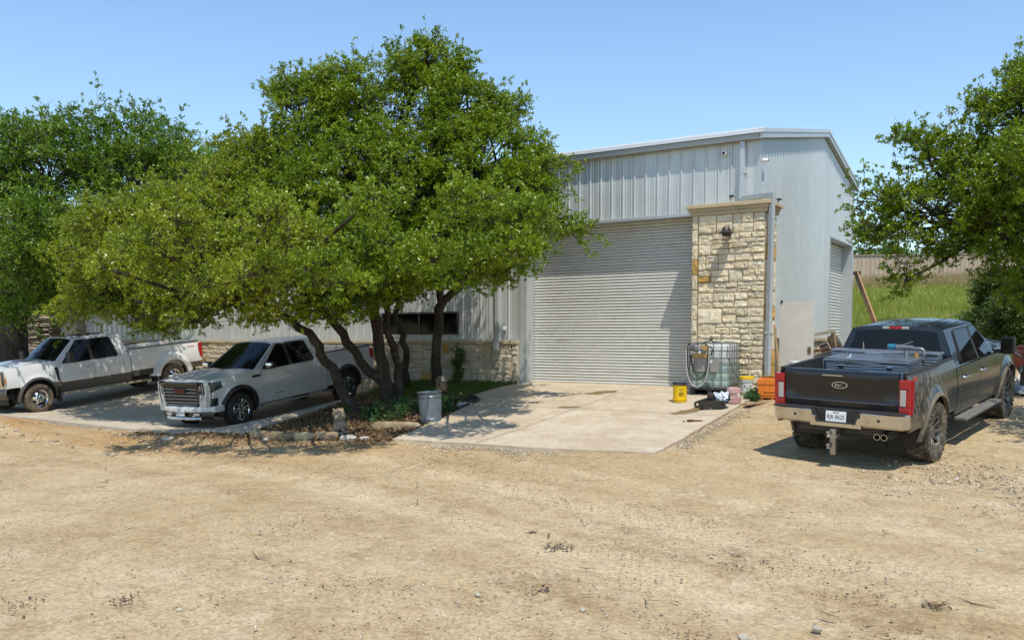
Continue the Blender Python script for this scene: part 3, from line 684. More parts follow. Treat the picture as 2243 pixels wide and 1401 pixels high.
def truck(c, name, label, loc, head):
    wb, W, roof, belt, sill, rail = c['wb'], c['W'], c['roof'], c['belt'], c['sill'], c['rail']
    t = thing(name, label, 'pickup truck')
    # sit the truck on the ground: wheel heights from the terrain
    ch, sh = math.cos(head), math.sin(head); dz = c.get('dz', 0.)
    def g(lx, ly): return T(loc[0]+lx*ch-ly*sh, loc[1]+lx*sh+ly*ch)+dz
    zr = (g(0, .85)+g(0, -.85))/2; zf = (g(wb, .85)+g(wb, -.85))/2; pit = math.atan2(zf-zr, wb); rol = math.atan2((g(0, .85)+g(wb, .85)-g(0, -.85)-g(wb, -.85))/2, 1.7)+c.get('roll', 0)
    R = Matrix.Rotation(head, 4, 'Z') @ Matrix.Rotation(-pit, 4, 'Y') @ Matrix.Rotation(rol, 4, 'X')
    t.matrix_world = Matrix.Translation((loc[0], loc[1], zr+c.get('lift', 0)-.012)) @ R
    P = c['paint']; P2 = c.get('paint2', P); rw = c['tyre_r']; Ra = c['arch']; zc = rw+.02
    nose = wb+c['fo']; tail = -c['ro']; cowl = wb-.55; dfe = wb-.72; dsp = wb-1.76; dre = wb-2.74; cab = wb-2.98; wst = wb-c.get('wst', 1.36); hzc, hzn = c['hood']
    Wb, Wr, rz = W-.055, c.get('Wr', .71), roof-.075; bedf = cab-.035
    def hz(x): return lerp(hzc, hzn, max(0, (x-cowl)/(nose-cowl))**1.5)
    def Y(x, z):
        y = W-.055*min(1.3, abs(z-.93)/.42)**2
        if x > wb+.1: y -= c.get('taper', .16)*((x-wb-.1)/(nose-wb-.1))**2.2
        for xc in (0, wb):
            d = math.hypot(x-xc, z-zc)-Ra
            if d < .17: y += c.get('flare', .035)*(1-max(d, 0)/.17)**1.5
        return y
    def zlo(x):
        for xc in (0, wb):
            if abs(x-xc) < Ra: return max(sill, zc+math.sqrt(Ra**2-(x-xc)**2))
        return sill
    def cols(x0, x1):
        s = set(np.linspace(x0, x1, max(3, int((x1-x0)/.10))).round(4))
        for xc in (0, wb):
            for k in range(0, 25): 
                x = xc-Ra*math.cos(math.pi*k/24)
                if x0+.01 < x < x1-.01: s.add(round(x, 4))
        return sorted(s)
    def side(nm, x0, x1, top, sg, lo=None, m=None, nz=9, parent=t, zsplit=None):
        lo = lo or zlo; b = MB(); G = []; xs = cols(x0, x1)
        for x in [xs[0]]+xs+[xs[-1]]: G.append([])
        for i, x in enumerate([xs[0]]+xs+[xs[-1]]):
            edge = .03 if i in (0, len(xs)+1) else 0
            zl, zh = lo(x), top(x); zl = min(zl, zh-.02)
            row = [(x, sg*(Y(x, zl)-.06), zl)]
            for j in range(nz+1):
                z = lerp(zl, zh, j/nz); row.append((x, sg*(Y(x, z)-edge), z))
            row.append((x, sg*(Y(x, zh)-.05), zh)); G[i] = row
        if m is P and c.get('two_tone') and P2 is not P:
            for i in range(len(G)-1):
                for j in range(len(G[0])-1):
                    zmid = (G[i][j][2]+G[i+1][j+1][2])/2; b.m = 1 if zmid < c['two_tone'](G[i][j][0]) else 0
                    b.add([G[i][j], G[i][j+1], G[i+1][j+1], G[i+1][j]], [(0, 1, 2, 3)])
            ob = b.build(nm, [P, P2], parent, fix=False)
            bm = bmesh.new(); bm.from_mesh(ob.data); bmesh.ops.remove_doubles(bm, verts=bm.verts[:], dist=1e-5); bmesh.ops.recalc_face_normals(bm, faces=bm.faces[:]); bm.to_mesh(ob.data); bm.free()
            ob.data.polygons.foreach_set('use_smooth', [True]*len(ob.data.polygons)); ob.data.set_sharp_from_angle(angle=math.radians(38)); return ob
        b.grid(G); return b.build(nm, m, parent, smooth=38)
    gy = lambda z: lerp(Wb, Wr, (z-belt)/(rz-belt))
    doors = {}
    for sg in (1, -1):
        side('fender', dfe+.006, nose-.02, lambda x: hz(x) if x > cowl else max(hz(x), belt-.0), sg, lambda x: max(zlo(x), c['nose_lo'] if x > wb+Ra*.97 else 0), P)
        for nm, a, e in (('door', dsp+.005, dfe-.005), ('rear_door', dre+.005, dsp-.005)):
            d = side(nm, a, e, lambda x: belt, sg, lambda x: max(zlo(x), sill), P); doors[(nm, sg)] = d
            hx = a+.16; hzz = belt-.17; yb = Y(hx, hzz)
            q = MB(); q.tube([(hx-.10, sg*(yb-.01), hzz), (hx-.085, sg*(yb+.035), hzz), (hx+.085, sg*(yb+.035), hzz), (hx+.10, sg*(yb-.01), hzz)], .016, 8); q.build('handle', c['handle'], d, smooth=50)
            q = MB(); q.lathe([(.07, 0), (.06, -.012), (0, -.014)], 16, Matrix.Translation((hx, sg*(yb+.002), hzz)) @ Matrix.Rotation(-sg*math.pi/2, 4, 'X') @ Matrix.Diagonal((1.2, .55, 1, 1))); q.build('handle_cup', plastic, d)
        side('cab_corner', cab, dre-.005, lambda x: belt, sg, lambda x: sill, P)
        # glass in the doors: polygons on the greenhouse plane
        fz = belt+.03; tz = rz-.045
        ax = lambda z: lerp(cowl-.10, wst-.02, (z-belt)/(rz-belt))
        fpts = [(dsp+.06, fz), (ax(fz)-.12, fz-(.0 if not c.get('dip') else .0)), (ax(tz)-.07, tz), (dsp+.06, tz)]
        rpts = [(dre+.14, fz+.02), (dsp-.05, fz), (dsp-.05, tz), (dre+.26, tz)]
        for key, pts, nm in ((('door', sg), fpts, 'window'), (('rear_door', sg), rpts, 'window')):
            gm = MB(); pp = rpoly(pts, .05); gm.prism([(x, sg*(gy(z)-.012), z) for x, z in pp], (0, sg*.044, 0)); gm.build(nm, glassT, doors[key])
            tr = MB(); cx = sum(p[0] for p in pts)/4; cz = sum(p[1] for p in pts)/4; pq = rpoly([(cx+(x-cx)*1.035, cz+(z-cz)*1.07) for x, z in pts], .06); tr.prism([(x, sg*(gy(z)-.012), z) for x, z in pq], (0, sg*.039, 0)); tr.build('window_trim', c.get('wtrim', plastic), doors[key])
        q = MB(); q.prism([(x, sg*(gy(z)-.012), z) for x, z in ((dsp-.055, fz), (dsp+.065, fz), (dsp+.065, tz), (dsp-.055, tz))], (0, sg*.0405, 0)); q.build('door_pillar', plastic, t)
    # greenhouse: sides, windscreen, roof, back
    def ws(s, tt, off=0.):
        y = s*lerp(Wb-.01, Wr, tt); x = lerp(cowl+.16*(1-s*s), wst+.07*(1-s*s), tt); z = lerp(belt-.02+.03*(1-s*s), rz+.075*(1-abs(s)**3.2)*.75, tt); return (x+off*.75, y, z+off*.65)
    S = [-1, -.97, -.9, -.75, -.5, -.25, 0, .25, .5, .75, .9, .97, 1]
    b = MB(); b.grid([[ws(s, k/6) for s in S] for k in range(7)])
    rr = []
    for k in range(9):
        q = k/8; xr_ = lerp(wst, cab+.13, q); row = []
        for s in S:
            x = xr_+.07*(1-s*s)*(1-q)-.03*(1-s*s)*q; row.append((x, s*(Wr+.02*math.sin(math.pi*q)), rz+.075*(1-abs(s)**3.2)*(.75+.25*math.sin(math.pi*q))))
        rr.append(row)
    b.grid(rr)
    def bk(s, tt, off=0.):
        y = s*lerp(Wb-.01, Wr, tt); x = lerp(cab+.0, cab+.13, tt)-.03*(1-s*s); z = lerp(belt-.02, rz+.075*(1-abs(s)**3.2)*.75, tt); return (x-off, y, z)
    b.grid([[bk(s, k/5) for s in S] for k in range(6)]); b.grid([[bk(s, 0) for s in S], [(cab, s*(Wb-.01), sill+.1) for s in S]])
    for sg in (1, -1):
        G = []
        for k in range(7):
            tt = k/6; xa = ws(1, tt)[0]; xb = bk(1, tt)[0]; z = lerp(belt-.02, rz, tt); y = lerp(Wb-.01, Wr, tt)+.012*math.sin(math.pi*tt); mid = Wr+.02
            G.append([(lerp(xa, xb, u), sg*(y+(.02*math.sin(math.pi*u) if k == 6 else .008*math.sin(math.pi*u))), z) for u in np.linspace(0, 1, 9)])
        b.grid(G)
    b.build('cab', P, t, smooth=50)
    SG = [-.93, -.8, -.6, -.3, 0, .3, .6, .8, .93]
    q = MB(); q.grid([[ws(s, tt, .006) for s in SG] for tt in (.02, .2, .4, .6, .8, .955)]); q.build('windscreen', glassT, t, smooth=60)
    q = MB(); q.grid([[bk(s, tt, .006) for s in [-.86, -.6, -.3, 0, .3, .6, .86]] for tt in (.12, .4, .7, .90)]); q.build('rear_window', glassT, t, smooth=60)
    # hood
    b = MB(); G = []
    for k in range(13):
        q = k/12; x = lerp(cowl-.02, nose-.03, q); row = []; ye = Y(x, hz(x))-.004
        for s in np.linspace(-1, 1, 17):
            a = abs(s); z = hz(x)+.004+.055*(1-a**2.4)*(1-.35*q)+.030*math.exp(-((a-.46)/.14)**2)*c.get('bulge', 1)*min(1, q*3)-.012*math.exp(-(a/.2)**2)*min(1, q*3); xx = x-c.get('nose_bow', .10)*s*s*q**2
            if q == 0: xx = cowl+.16*(1-s*s)+.01
            row.append((xx, s*ye, z))
        G.append(row)
    G.append([(p[0]+.012, p[1], p[2]-.07) for p in G[-1]])
    b.grid(G); b.build('hood', P, t, smooth=45)
    # wheel-arch liners and underbody
    b = MB(); b.b2(tail+.1, nose-.12, -.70, .70, .46, .60); b.b2(wb-.9, wb+.65, -.62, .62, .6, hzn-.12); b.b2(cab, dfe, -.85, .85, sill+.02, .62)
    for xc in (0, wb):
        b.b2(xc-.12, xc+.12, -.62, .62, rw-.07, rw+.07)
        for sg in (1, -1):
            G = [[(xc+(Ra+.02)*math.cos(a), sg*y, zc+(Ra+.02)*math.sin(a)) for a in np.linspace(-.25, math.pi+.25, 15)] for y in (W-.07, .55)]; b.grid(G); b.add(G[1], [tuple(range(15))])
    b.lathe([(0, -.16), (.13, -.12), (.16, 0), (.13, .12), (0, .16)], 14, Matrix.Translation((0, 0, rw)) @ RY)
    b.build('underbody', underM, t)
    # bed
    for sg in (1, -1):
        bs = side('bed_side', tail+.02, bedf, lambda x: rail, sg, lambda x: max(zlo(x), c['bed_lo']), P)
        q = MB(); q.b2(tail+.05, bedf, sg*(W-.135), sg*(W-.052), rail-.004, rail+.022, .008); q.build('bed_rail', plastic, t)
        q = MB(); q.b2(tail+.06, bedf, sg*(W-.14), sg*(W-.10), .72, rail-.006); q.b2(-.55, .55, sg*(W-.34), sg*(W-.14), .72, 1.02, .04); q.build('bed_wall', c['bedm'], t)
        for xc, nm in ((0, 'arch_trim'), (wb, 'arch_trim')):
            q = MB(); G = []
            for a in np.linspace(-.12, math.pi+.12, 23):
                row = []
                for rr_, oo in ((Ra-.005, -.05), (Ra-.006, .012), (Ra+.03, .016), (Ra+c.get('trim_w', .05), .004), (Ra+c.get('trim_w', .05), -.03)):
                    x = xc+rr_*math.cos(a); z = zc+rr_*math.sin(a); row.append((x, sg*(Y(x, z)+oo), z))
                G.append(row)
            q.grid(G); q.build(nm, c['archm'], t, smooth=50)
    q = MB(); q.b2(tail+.06, bedf, -(W-.11), W-.11, .70, .74); q.build('bed_floor', c['bedm'], t)
    q = MB(); q.b2(bedf-.06, bedf-.001, -(W-.1), W-.1, .68, rail+.005, .006); q.build('bed_headboard', P, t)
    # wheels
    pr = make_wheel(c['wheel'], rw, c['tyre_w'], c['rim_r'], c['tyrem']); k = 0
    for (x, y) in ((wb, c['track']), (wb, -c['track']), (0, c['track']), (0, -c['track'])):
        st = c.get('steer', 0) if x > 0 else 0
        wheel_at(pr, t, x, y, rw, k == 0, st); k += 1
    # sills / running boards
    for sg in (1, -1):
        q = MB(); q.b2(Ra+.12, wb-Ra-.10, sg*(W-.20), sg*(W-.09), sill-.03, sill+.02); q.build('sill', c['sillm'], t)
    # mirrors
    for sg in (1, -1):
        mx = dfe-.18; q = MB(); mw, mh, out = c['mirror']
        q.box((mx+.02, sg*(W+out*.42), belt+.06), (.09, out*.9, .07), None, .02); q.build('mirror_arm', plastic, t)
        q = MB(); q.box((mx, sg*(W+out), belt+.02+mh/2), (.15, mw, mh), None, .045); mo = q.build('mirror', c['mirrorm'], t, smooth=50)
        q = MB(); q.box((mx-.078, sg*(W+out), belt+.02+mh/2), (.008, mw*.82, mh*.82), None, .003); q.build('mirror_glass', mat('mirror_glass', (.06, .065, .07), .03, 1.), mo)
        if c.get('mirror_cap'):
            q = MB(); q.box((mx+.045, sg*(W+out), belt+.02+mh*.55), (.10, mw*1.03, mh*.7), None, .045); q.build('mirror_cap', c['mirror_cap'], mo, smooth=50)
    c.update(t=t, Y=Y, hz=hz, nose=nose, tail=tail, cab=cab, bedf=bedf, dfe=dfe, dsp=dsp, dre=dre, cowl=cowl, wst=wst, doors=doors, gy=gy, rz=rz, bk=bk)
    return c
def part(t, name, m, fn, smooth=None, **k):
    b = MB(); fn(b); return b.build(name, m, t, smooth=smooth, **k)
def Mx(o, xa, ya):
    """matrix: local X along xa, local Y along ya, at o"""
    xa = Vector(xa).normalized(); ya = Vector(ya).normalized(); za = xa.cross(ya)
    return Matrix(((xa.x, ya.x, za.x, o[0]), (xa.y, ya.y, za.y, o[1]), (xa.z, ya.z, za.z, o[2]), (0, 0, 0, 1)))
def plate(t, o, xa, ya, num, size=(.305, .155)):
    xa = Vector(xa).normalized(); ya = Vector(ya).normalized(); n = xa.cross(ya); b = MB(); R = Matrix((xa, ya, n)).transposed(); b.box(o, (size[0], size[1], .008), R, .003); p = b.build('licence_plate', plateM, t)
    o = Vector(o)
    text('plate_number', num, .088, plateT, p, Mx(o+n*.005-ya*.008, xa, ya), .0012, .002, .80); text('plate_state', 'TEXAS', .032, plateT, p, Mx(o+n*.005+ya*.058, xa, ya), .0012, .0008)
    return p

# ============ black heavy-duty pickup, seen from behind
pb = paint_dirty('black_paint', (.006, .007, .010), .25, .45, (.27, .22, .15), .40, .95, .40, splat=.6); pbc = paint_dirty('black_tailgate_paint', (.007, .0085, .012), .3, .22, (.12, .10, .075), .70, 1.15, .22)
K = truck(dict(wb=4.06, W=1.015, roof=1.95, belt=1.28, sill=.53, rail=1.44, tyre_r=.445, tyre_w=.325, rim_r=.25, arch=.545, fo=.98, ro=1.10, hood=(1.37, 1.32), nose_lo=.85, bed_lo=.62,
    paint=pb, handle=chrome, archm=mat('dusty_arch', (.13, .11, .08), .9, noise=(8, .3)), bedm=blackI, wheel='mud', tyrem=rubberM, sillm=plastic, mirror=(.22, .30, .20), mirrorm=plastic, track=.885, flare=.05, trim_w=.045, lift=0.0, Wr=.72),
    'pickup_truck', 'black muddy crew-cab pickup seen from behind, parked on gravel at right', (3.37, -5.42), math.radians(79.6))
t = K['t']; W = 1.015; tl = K['tail']
# tailgate with horizontal sculpting
def tg(b):
    pr = [(.0, .80), (.012, .86), (.020, .98), (.030, 1.01), (.012, 1.04), (.010, 1.22), (.020, 1.30), (.048, 1.345), (.05, 1.41), (.03, 1.455), (-.02, 1.465), (-.07, 1.46), (-.07, .80)]
    G = []
    for y in np.linspace(-.845, .845, 15):
        row = [(tl-o*(1 if abs(y) < .78 else .55), y, z-(.012*(1-abs(y)/.85) if False else 0)) for o, z in pr]; G.append(row)
    b.grid(G); b.add(G[0], [tuple(range(len(pr)))]); b.add(G[-1], [tuple(range(len(pr)))])
gate = part(t, 'tailgate', pbc, tg, 30)
part(gate, 'tailgate_handle', mat('tan_strip', (.42, .35, .22), .6), lambda b: b.box((tl-.052, .10, 1.385), (.012, .30, .014), None, .003))
part(gate, 'crease_highlight', mat('highlight_grey', (.10, .10, .10), .35), lambda b: b.box((tl-.030, 0, 1.006), (.008, 1.60, .010), None, .003))  # lighter strip along the lower crease, a highlight painted as colour
def oval(b, o, a, c_, th): 
    n = 28; b.prism([(o[0], o[1]+a*math.cos(2*math.pi*i/n), o[2]+c_*math.sin(2*math.pi*i/n)) for i in range(n)], (-th, 0, 0))
em = part(gate, 'emblem', chrome, lambda b: oval(b, (tl-.010, .0, 1.245), .118, .050, .012)); part(em, 'emblem_field', mat('emblem_dark', (.012, .016, .03), .15), lambda b: oval(b, (tl-.018, .0, 1.245), .106, .041, .007))
text('emblem_lettering', 'Ford', .058, silverT, em, Mx((tl-.0265, 0, 1.245), (0, -1, 0.0), (0, .18, 1)), .001, .001, 1.15)
for sg in (1, -1):
    lamp_ = part(t, 'tail_light', redL, lambda b: (b.b2(tl-.035, tl+.02, sg*.852, sg*(W-.005), 1.245, 1.375, .012), b.b2(tl-.033, tl+.02, sg*.852, sg*(W-.005), .875, .985, .012), b.b2(tl-.028, tl+.02, sg*.955, sg*(W-.002), .985, 1.245, .01),
                 b.prism([(tl+.01, sg*(W-.04), .875), (tl+.075, sg*(W-.04), .90), (tl+.105, sg*(W-.04), 1.05), (tl+.09, sg*(W-.04), 1.36), (tl+.01, sg*(W-.04), 1.375)], (0, sg*.047, 0))))
    part(lamp_, 'reverse_lens', whiteL, lambda b: b.b2(tl-.036, tl+.02, sg*.868, sg*.948, 1.0, 1.232, .008)); part(lamp_, 'lens_bezel', redL2, lambda b: b.b2(tl-.030, tl+.02, sg*.853, sg*.957, .99, 1.243, .004))
# rear bumper: chrome with black step pads and recessed plate pocket
def rb(b):
    plan = [(tl+.16, -1.00), (tl-.02, -1.0), (tl-.11, -.93), (tl-.14, -.75), (tl-.15, -.36)]
    prof = [(-.10, .885), (.0, .885), (.012, .87), (.012, .70), (-.02, .665), (-.08, .66)]
    for s in (1, -1):
        pl = [(x, y*s) for x, y in plan]; pl = pl if s == 1 else pl
        sweep(b, pl if s < 0 else pl[::-1], [(o if True else o, z) for o, z in prof]) if False else None
        G = []
        for i, (x, y) in enumerate(pl):
            x0, y0 = pl[max(i-1, 0)]; x1, y1 = pl[min(i+1, len(pl)-1)]; d = Vector((x1-x0, y1-y0)).normalized(); n = Vector((d.y, -d.x))
            if n.x > 0 or (abs(n.x) < .01 and n.y*y < 0): n = -n
            fl = 1 if i < 4 else 0
            G.append([(x+n.x*o, y+n.y*o, z+(.0 if fl or z < .75 else -.0)) for o, z in prof])
        b.grid(G)
        b.prism([(tl-.135, s*.36, .70), (tl-.162, s*.36, .70), (tl-.162, s*.36, .80), (tl-.135, s*.36, .80)], (0, -s*.06, 0))
    b.grid([[(tl-.165, y, .70), (tl-.165, y, .645), (tl-.06, y, .63)] for y in (-.38, -.22, .22, .38)])
bump_ = part(t, 'rear_bumper', chromeD, rb, 30)
part(bump_, 'step_pad', plastic, lambda b: ([b.b2(tl-.155, tl-.01, s*.34, s*.97, .878, .905, .008) for s in (1, -1)], b.b2(tl-.10, tl-.02, -.36, .36, .68, .90, .01), b.b2(tl-.16, tl-.05, -.37, .37, .695, .712, .004), [b.bar((tl-.14, s*.36, .90), (tl-.15, s*.26, .70), .05, .03) for s in (1, -1)]))
part(bump_, 'parking_sensor', plastic, lambda b: [b.lathe([(0, .008), (.02, .008), (.024, 0)], 12, Matrix.Translation((tl-.155, s*y, .785)) @ Matrix.Rotation(-math.pi/2, 4, 'Y')) for s in (1, -1) for y in (.62,)])
plate(t, (tl-.118, .01, .79), (0, -1, 0), (0.1, 0, 1), 'RJK\u00b78625')
part(t, 'tow_hook', chromeD, lambda b: b.tube([(tl-.15, .31, .81), (tl-.165, .30, .78), (tl-.16, .32, .75)], .014, 6))
# hitch, exhaust, cross member, third brake light
hit_ = part(t, 'hitch_receiver', mat('hitch_black', (.05, .045, .04), .6, .3, noise=(9, .3)), lambda b: (b.b2(tl-.10, tl+.5, -.05, .05, .54, .64, .006), b.b2(tl+.02, tl+.12, -.62, .62, .53, .63, .01)))
part(t, 'hitch_ball', mat('hitch_steel', (.36, .35, .33), .3, .9), lambda b: (b.b2(tl-.22, tl-.08, -.032, .032, .56, .62, .004), b.b2(tl-.25, tl-.19, -.04, .04, .24, .62, .006), b.b2(tl-.30, tl-.15, -.075, .075, .50, .535, .006), b.lathe([(.0, .60), (.025, .595), (.03, .575), (.02, .545), (.03, .53)], 14, Matrix.Translation((tl-.29, .05, 0))), b.lathe([(.0, .48), (.028, .47), (.032, .45), (.02, .42), (.03, .40)], 14, Matrix.Translation((tl-.29, .05, -.06)))), 40)
part(t, 'exhaust_pipe', mat('dusty_pipe', (.26, .21, .14), .7, .3, noise=(8, .3)), lambda b: (b.tube([(.6, -.55, .58), (-.3, -.58, .60), (tl+.30, -.60, .56), (tl+.14, -.62, .535)], .055, 12)))
part(t, 'exhaust_tip', chromeD, lambda b: [b.lathe([(.030, 0), (.048, .0), (.048, .17), (.040, .17), (.038, .05)], 16, Matrix.Translation((tl+.16, -.60-s*.05, .53)) @ Matrix.Rotation(-math.pi/2-.05, 4, 'Y') @ Matrix.Rotation(0, 4, 'X')) for s in (-1, 1)], 40)
part(t, 'leaf_springs', underM, lambda b: [b.tube([(.75, s*.52, .52), (.0, s*.52, .36), (-.75, s*.52, .56)], .04, 6) for s in (1, -1)])
bl = part(t, 'brake_light', redL, lambda b: b.box((K['cab']+.105, 0, 1.893), (.05, .20, .05), None, .01)); [part(bl, 'cargo_light', whiteL, lambda b: b.box((K['cab']+.103, s*.155, 1.893), (.05, .11, .045), None, .01)) for s in (1, -1)]
part(t, 'roof_groove', plastic, lambda b: [b.box((K['cab']+.9, s*.45, 1.962), (1.2, .02, .006)) for s in (1, -1)])
for sg in (1, -1):
    rbo = part(t, 'running_board', mat('dusty_step', (.13, .125, .11), .7, noise=(9, .3)), lambda b: b.box((2.12, sg*(W+.04), .475), (2.1, .19, .055), None, .02)); part(rbo, 'step_bracket', underM, lambda b: [b.bar((x, sg*(W-.25), .52), (x, sg*(W+.02), .47), .05, .03) for x in (1.3, 2.1, 2.9)])
text('decal', '4x4', .13, decalR, t, Mx((-.80, -(K['Y'](-.8, 1.35)+.004), 1.345), (1, 0, 0), (0, 0.05, 1)), .0008, .004, 1.0)
part(t, 'fuel_door', pb, lambda b: b.box((.72, W-.02, 1.15), (.17, .02, .17), None, .006))

# diamond-plate transfer tank and toolbox lying in its bed, with pump
dpm = bpy.data.materials.new('diamond_plate'); dpm.use_nodes = True
def _dp():
    N = dpm.node_tree.nodes; L = dpm.node_tree.links; b = N['Principled BSDF']; b.inputs['Metallic'].default_value = .9; b.inputs['Roughness'].default_value = .3; b.inputs['Base Color'].default_value = (.34, .37, .39, 1)
    tc = N.new('ShaderNodeTexCoord'); hs = []
    for ang in (.8, -.8):
        mp = N.new('ShaderNodeMapping'); mp.inputs[2].default_value = (ang, ang, ang*.0+.6); L.new(tc.outputs['Object'], mp.inputs[0]); w = N.new('ShaderNodeTexWave'); w.inputs['Scale'].default_value = 9; L.new(mp.outputs[0], w.inputs[0]); hs.append(w.outputs['Fac'])
    mu = N.new('ShaderNodeMath'); mu.operation = 'MULTIPLY'; L.new(hs[0], mu.inputs[0]); L.new(hs[1], mu.inputs[1])
    bp = N.new('ShaderNodeBump'); bp.inputs['Strength'].default_value = .8; bp.inputs['Distance'].default_value = .01; L.new(mu.outputs[0], bp.inputs['Height']); L.new(bp.outputs[0], b.inputs['Normal'])
    r = N.new('ShaderNodeMapRange'); r.inputs[1].default_value = .2; r.inputs[2].default_value = .7; r.inputs[3].default_value = .45; r.inputs[4].default_value = .22; L.new(mu.outputs[0], r.inputs[0]); L.new(r.outputs[0], b.inputs['Roughness'])
_dp()
tb = thing('toolbox_tank', 'diamond-plate aluminium tank and toolbox in the bed of the black pickup', 'toolbox'); tb.matrix_world = t.matrix_world @ Matrix.Translation((.28, 0, .83))
part(tb, 'tank_body', dpm, lambda b: (b.b2(-.35, .30, -.62, .66, .0, .62, .02), b.b2(.31, .56, -.84, .84, .40, .70, .02)))
part(tb, 'lid', dpm, lambda b: (b.b2(-.37, .32, -.64, .68, .622, .68, .012), b.b2(.30, .58, -.86, .86, .702, .735, .012)))
[part(tb, 'latch', chrome, lambda b: b.box((-.362, y, .55), (.02, .09, .05), None, .008)) for y in (-.35, .40)]
part(tb, 'filler_cap', chrome, lambda b: b.lathe([(.05, 0), (.05, .05), (.03, .06), (0, .06)], 16, Matrix.Translation((-.1, .38, .68))))
part(tb, 'side_panel', mat('grey_sheet', (.45, .48, .5), .4, .5), lambda b: b.b2(-.30, .22, .70, .715, .1, .66))
pp = thing('fuel_pump', 'silver and blue transfer pump with nozzle on the toolbox tank', 'pump'); pp.matrix_world = t.matrix_world @ Matrix.Translation((.40, -.44, 1.505)) @ Matrix.Scale(.72, 4)
pgm = mat('pump_grey', (.22, .235, .24), .4, .7); pbl = mat('pump_blue', (.02, .15, .24), .35)
part(pp, 'pump_body', pgm, lambda b: (b.lathe([(0, .0), (.05, 0), (.05, .14), (.035, .17), (0, .17)], 14), b.tube([(0, .22, .22), (0, -.14, .22)], [.06, .045], 14), b.tube([(0, -.14, .20), (0, -.30, .20), (0, -.35, .17), (0, -.36, .06)], .035, 10)), 40)
part(pp, 'motor', pbl, lambda b: b.tube([(0, .38, .22), (0, .23, .22)], .066, 16), 40); part(pp, 'motor_cap', pgm, lambda b: b.tube([(0, .40, .22), (0, .381, .22)], .05, 14))
part(pp, 'lever', pgm, lambda b: b.tube([(0, .12, .26), (0, -.02, .31), (0, -.12, .35)], .014, 7)); part(pp, 'filter', mat('amber_filter', (.30, .16, .05), .35), lambda b: b.lathe([(0, -.05), (.05, -.05), (.055, .08), (.04, .12), (0, .12)], 14, Matrix.Translation((0, -.20, 0))), 40)
part(pp, 'handle', chrome, lambda b: b.tube([(.05, .95, .30), (.05, .95, .12), (.05, .90, .06), (.05, .55, .06)], .012, 7))

# ============ white-silver half-ton pickup nearest the trees
pg = paint_dirty('silver_white_paint', (.57, .59, .60), .25, .9, (.40, .36, .28), .30, .8, .35, metal=.15)
G_ = truck(dict(wb=3.745, W=1.025, roof=1.93, belt=1.26, sill=.45, rail=1.41, tyre_r=.415, tyre_w=.275, rim_r=.262, arch=.50, fo=.90, ro=1.14, taper=.17, hood=(1.30, 1.20), nose_lo=.62, bed_lo=.52,
    paint=pg, handle=chrome, archm=plastic, bedm=blackI, wheel='gmc', tyrem=rubber, sillm=plastic, mirror=(.20, .17, .15), mirrorm=plastic, mirror_cap=chrome, track=.87, flare=.045, trim_w=.085, dz=.05, nose_bow=.12, Wr=.70, wtrim=plastic, steer=.10, wst=1.50),
    'pickup_truck', 'silver-white crew-cab pickup with big chrome grille, nose out, beside the leaning trunks', (-11.78, -1.92), math.radians(-90.0))
t = G_['t']; N0 = G_['nose']; W = 1.025
def fx(y, d=0.): return N0-.01-.06*max(0, (abs(y)-.55)/.32)**2+d
part(t, 'nose_panel', plastic, lambda b: b.grid([[(fx(y, -.03), y, z) for y in np.linspace(-.93, .93, 21)] for z in (.60, .80, 1.0, 1.19)]), 40)
gr = part(t, 'grille', mat('grille_black', (.012, .012, .012), .35), lambda b: b.grid([[(fx(y, -.012), y, z) for y in np.linspace(-.63, .63, 17)] for z in (.66, .9, 1.17)]), 40)
part(gr, 'grille_surround', chromeG, lambda b: (b.tube([(fx(y, .012), y, z) for y, z in [(-.52, .655), (.52, .655), (.61, .74), (.66, 1.09)]], .016, 8), b.tube([(fx(y, .012), y, z) for y, z in [(-.52, .655), (-.61, .74), (-.66, 1.09)]], .016, 8)), 50)
part(gr, 'top_bar', mat('gloss_black', (.012, .012, .012), .12), lambda b: b.grid([[(fx(y, o), y, z) for y in np.linspace(-.66, .66, 15)] for o, z in ((.03, 1.09), (.045, 1.13), (.03, 1.185), (-.02, 1.20))]), 40)
for z in (.715, .795, .875, .955, 1.035):
    part(gr, 'grille_bar', chromeG, lambda b: [b.tube([(fx(y, .02), y, z) for y in np.linspace(-.60, .60, 13)], .017, 8)], 50)
part(gr, 'badge_plate', mat('badge_black', (.01, .01, .01), .2), lambda b: b.box((N0+.03, 0, .985), (.02, .40, .13), None, .01))
text('badge_lettering', 'GMC', .11, mat('badge_red', (.30, .012, .015), .25), gr, Mx((N0+.043, 0, .985), (0, 1, 0), (0, 0, 1)), .004, .004, 1.3)
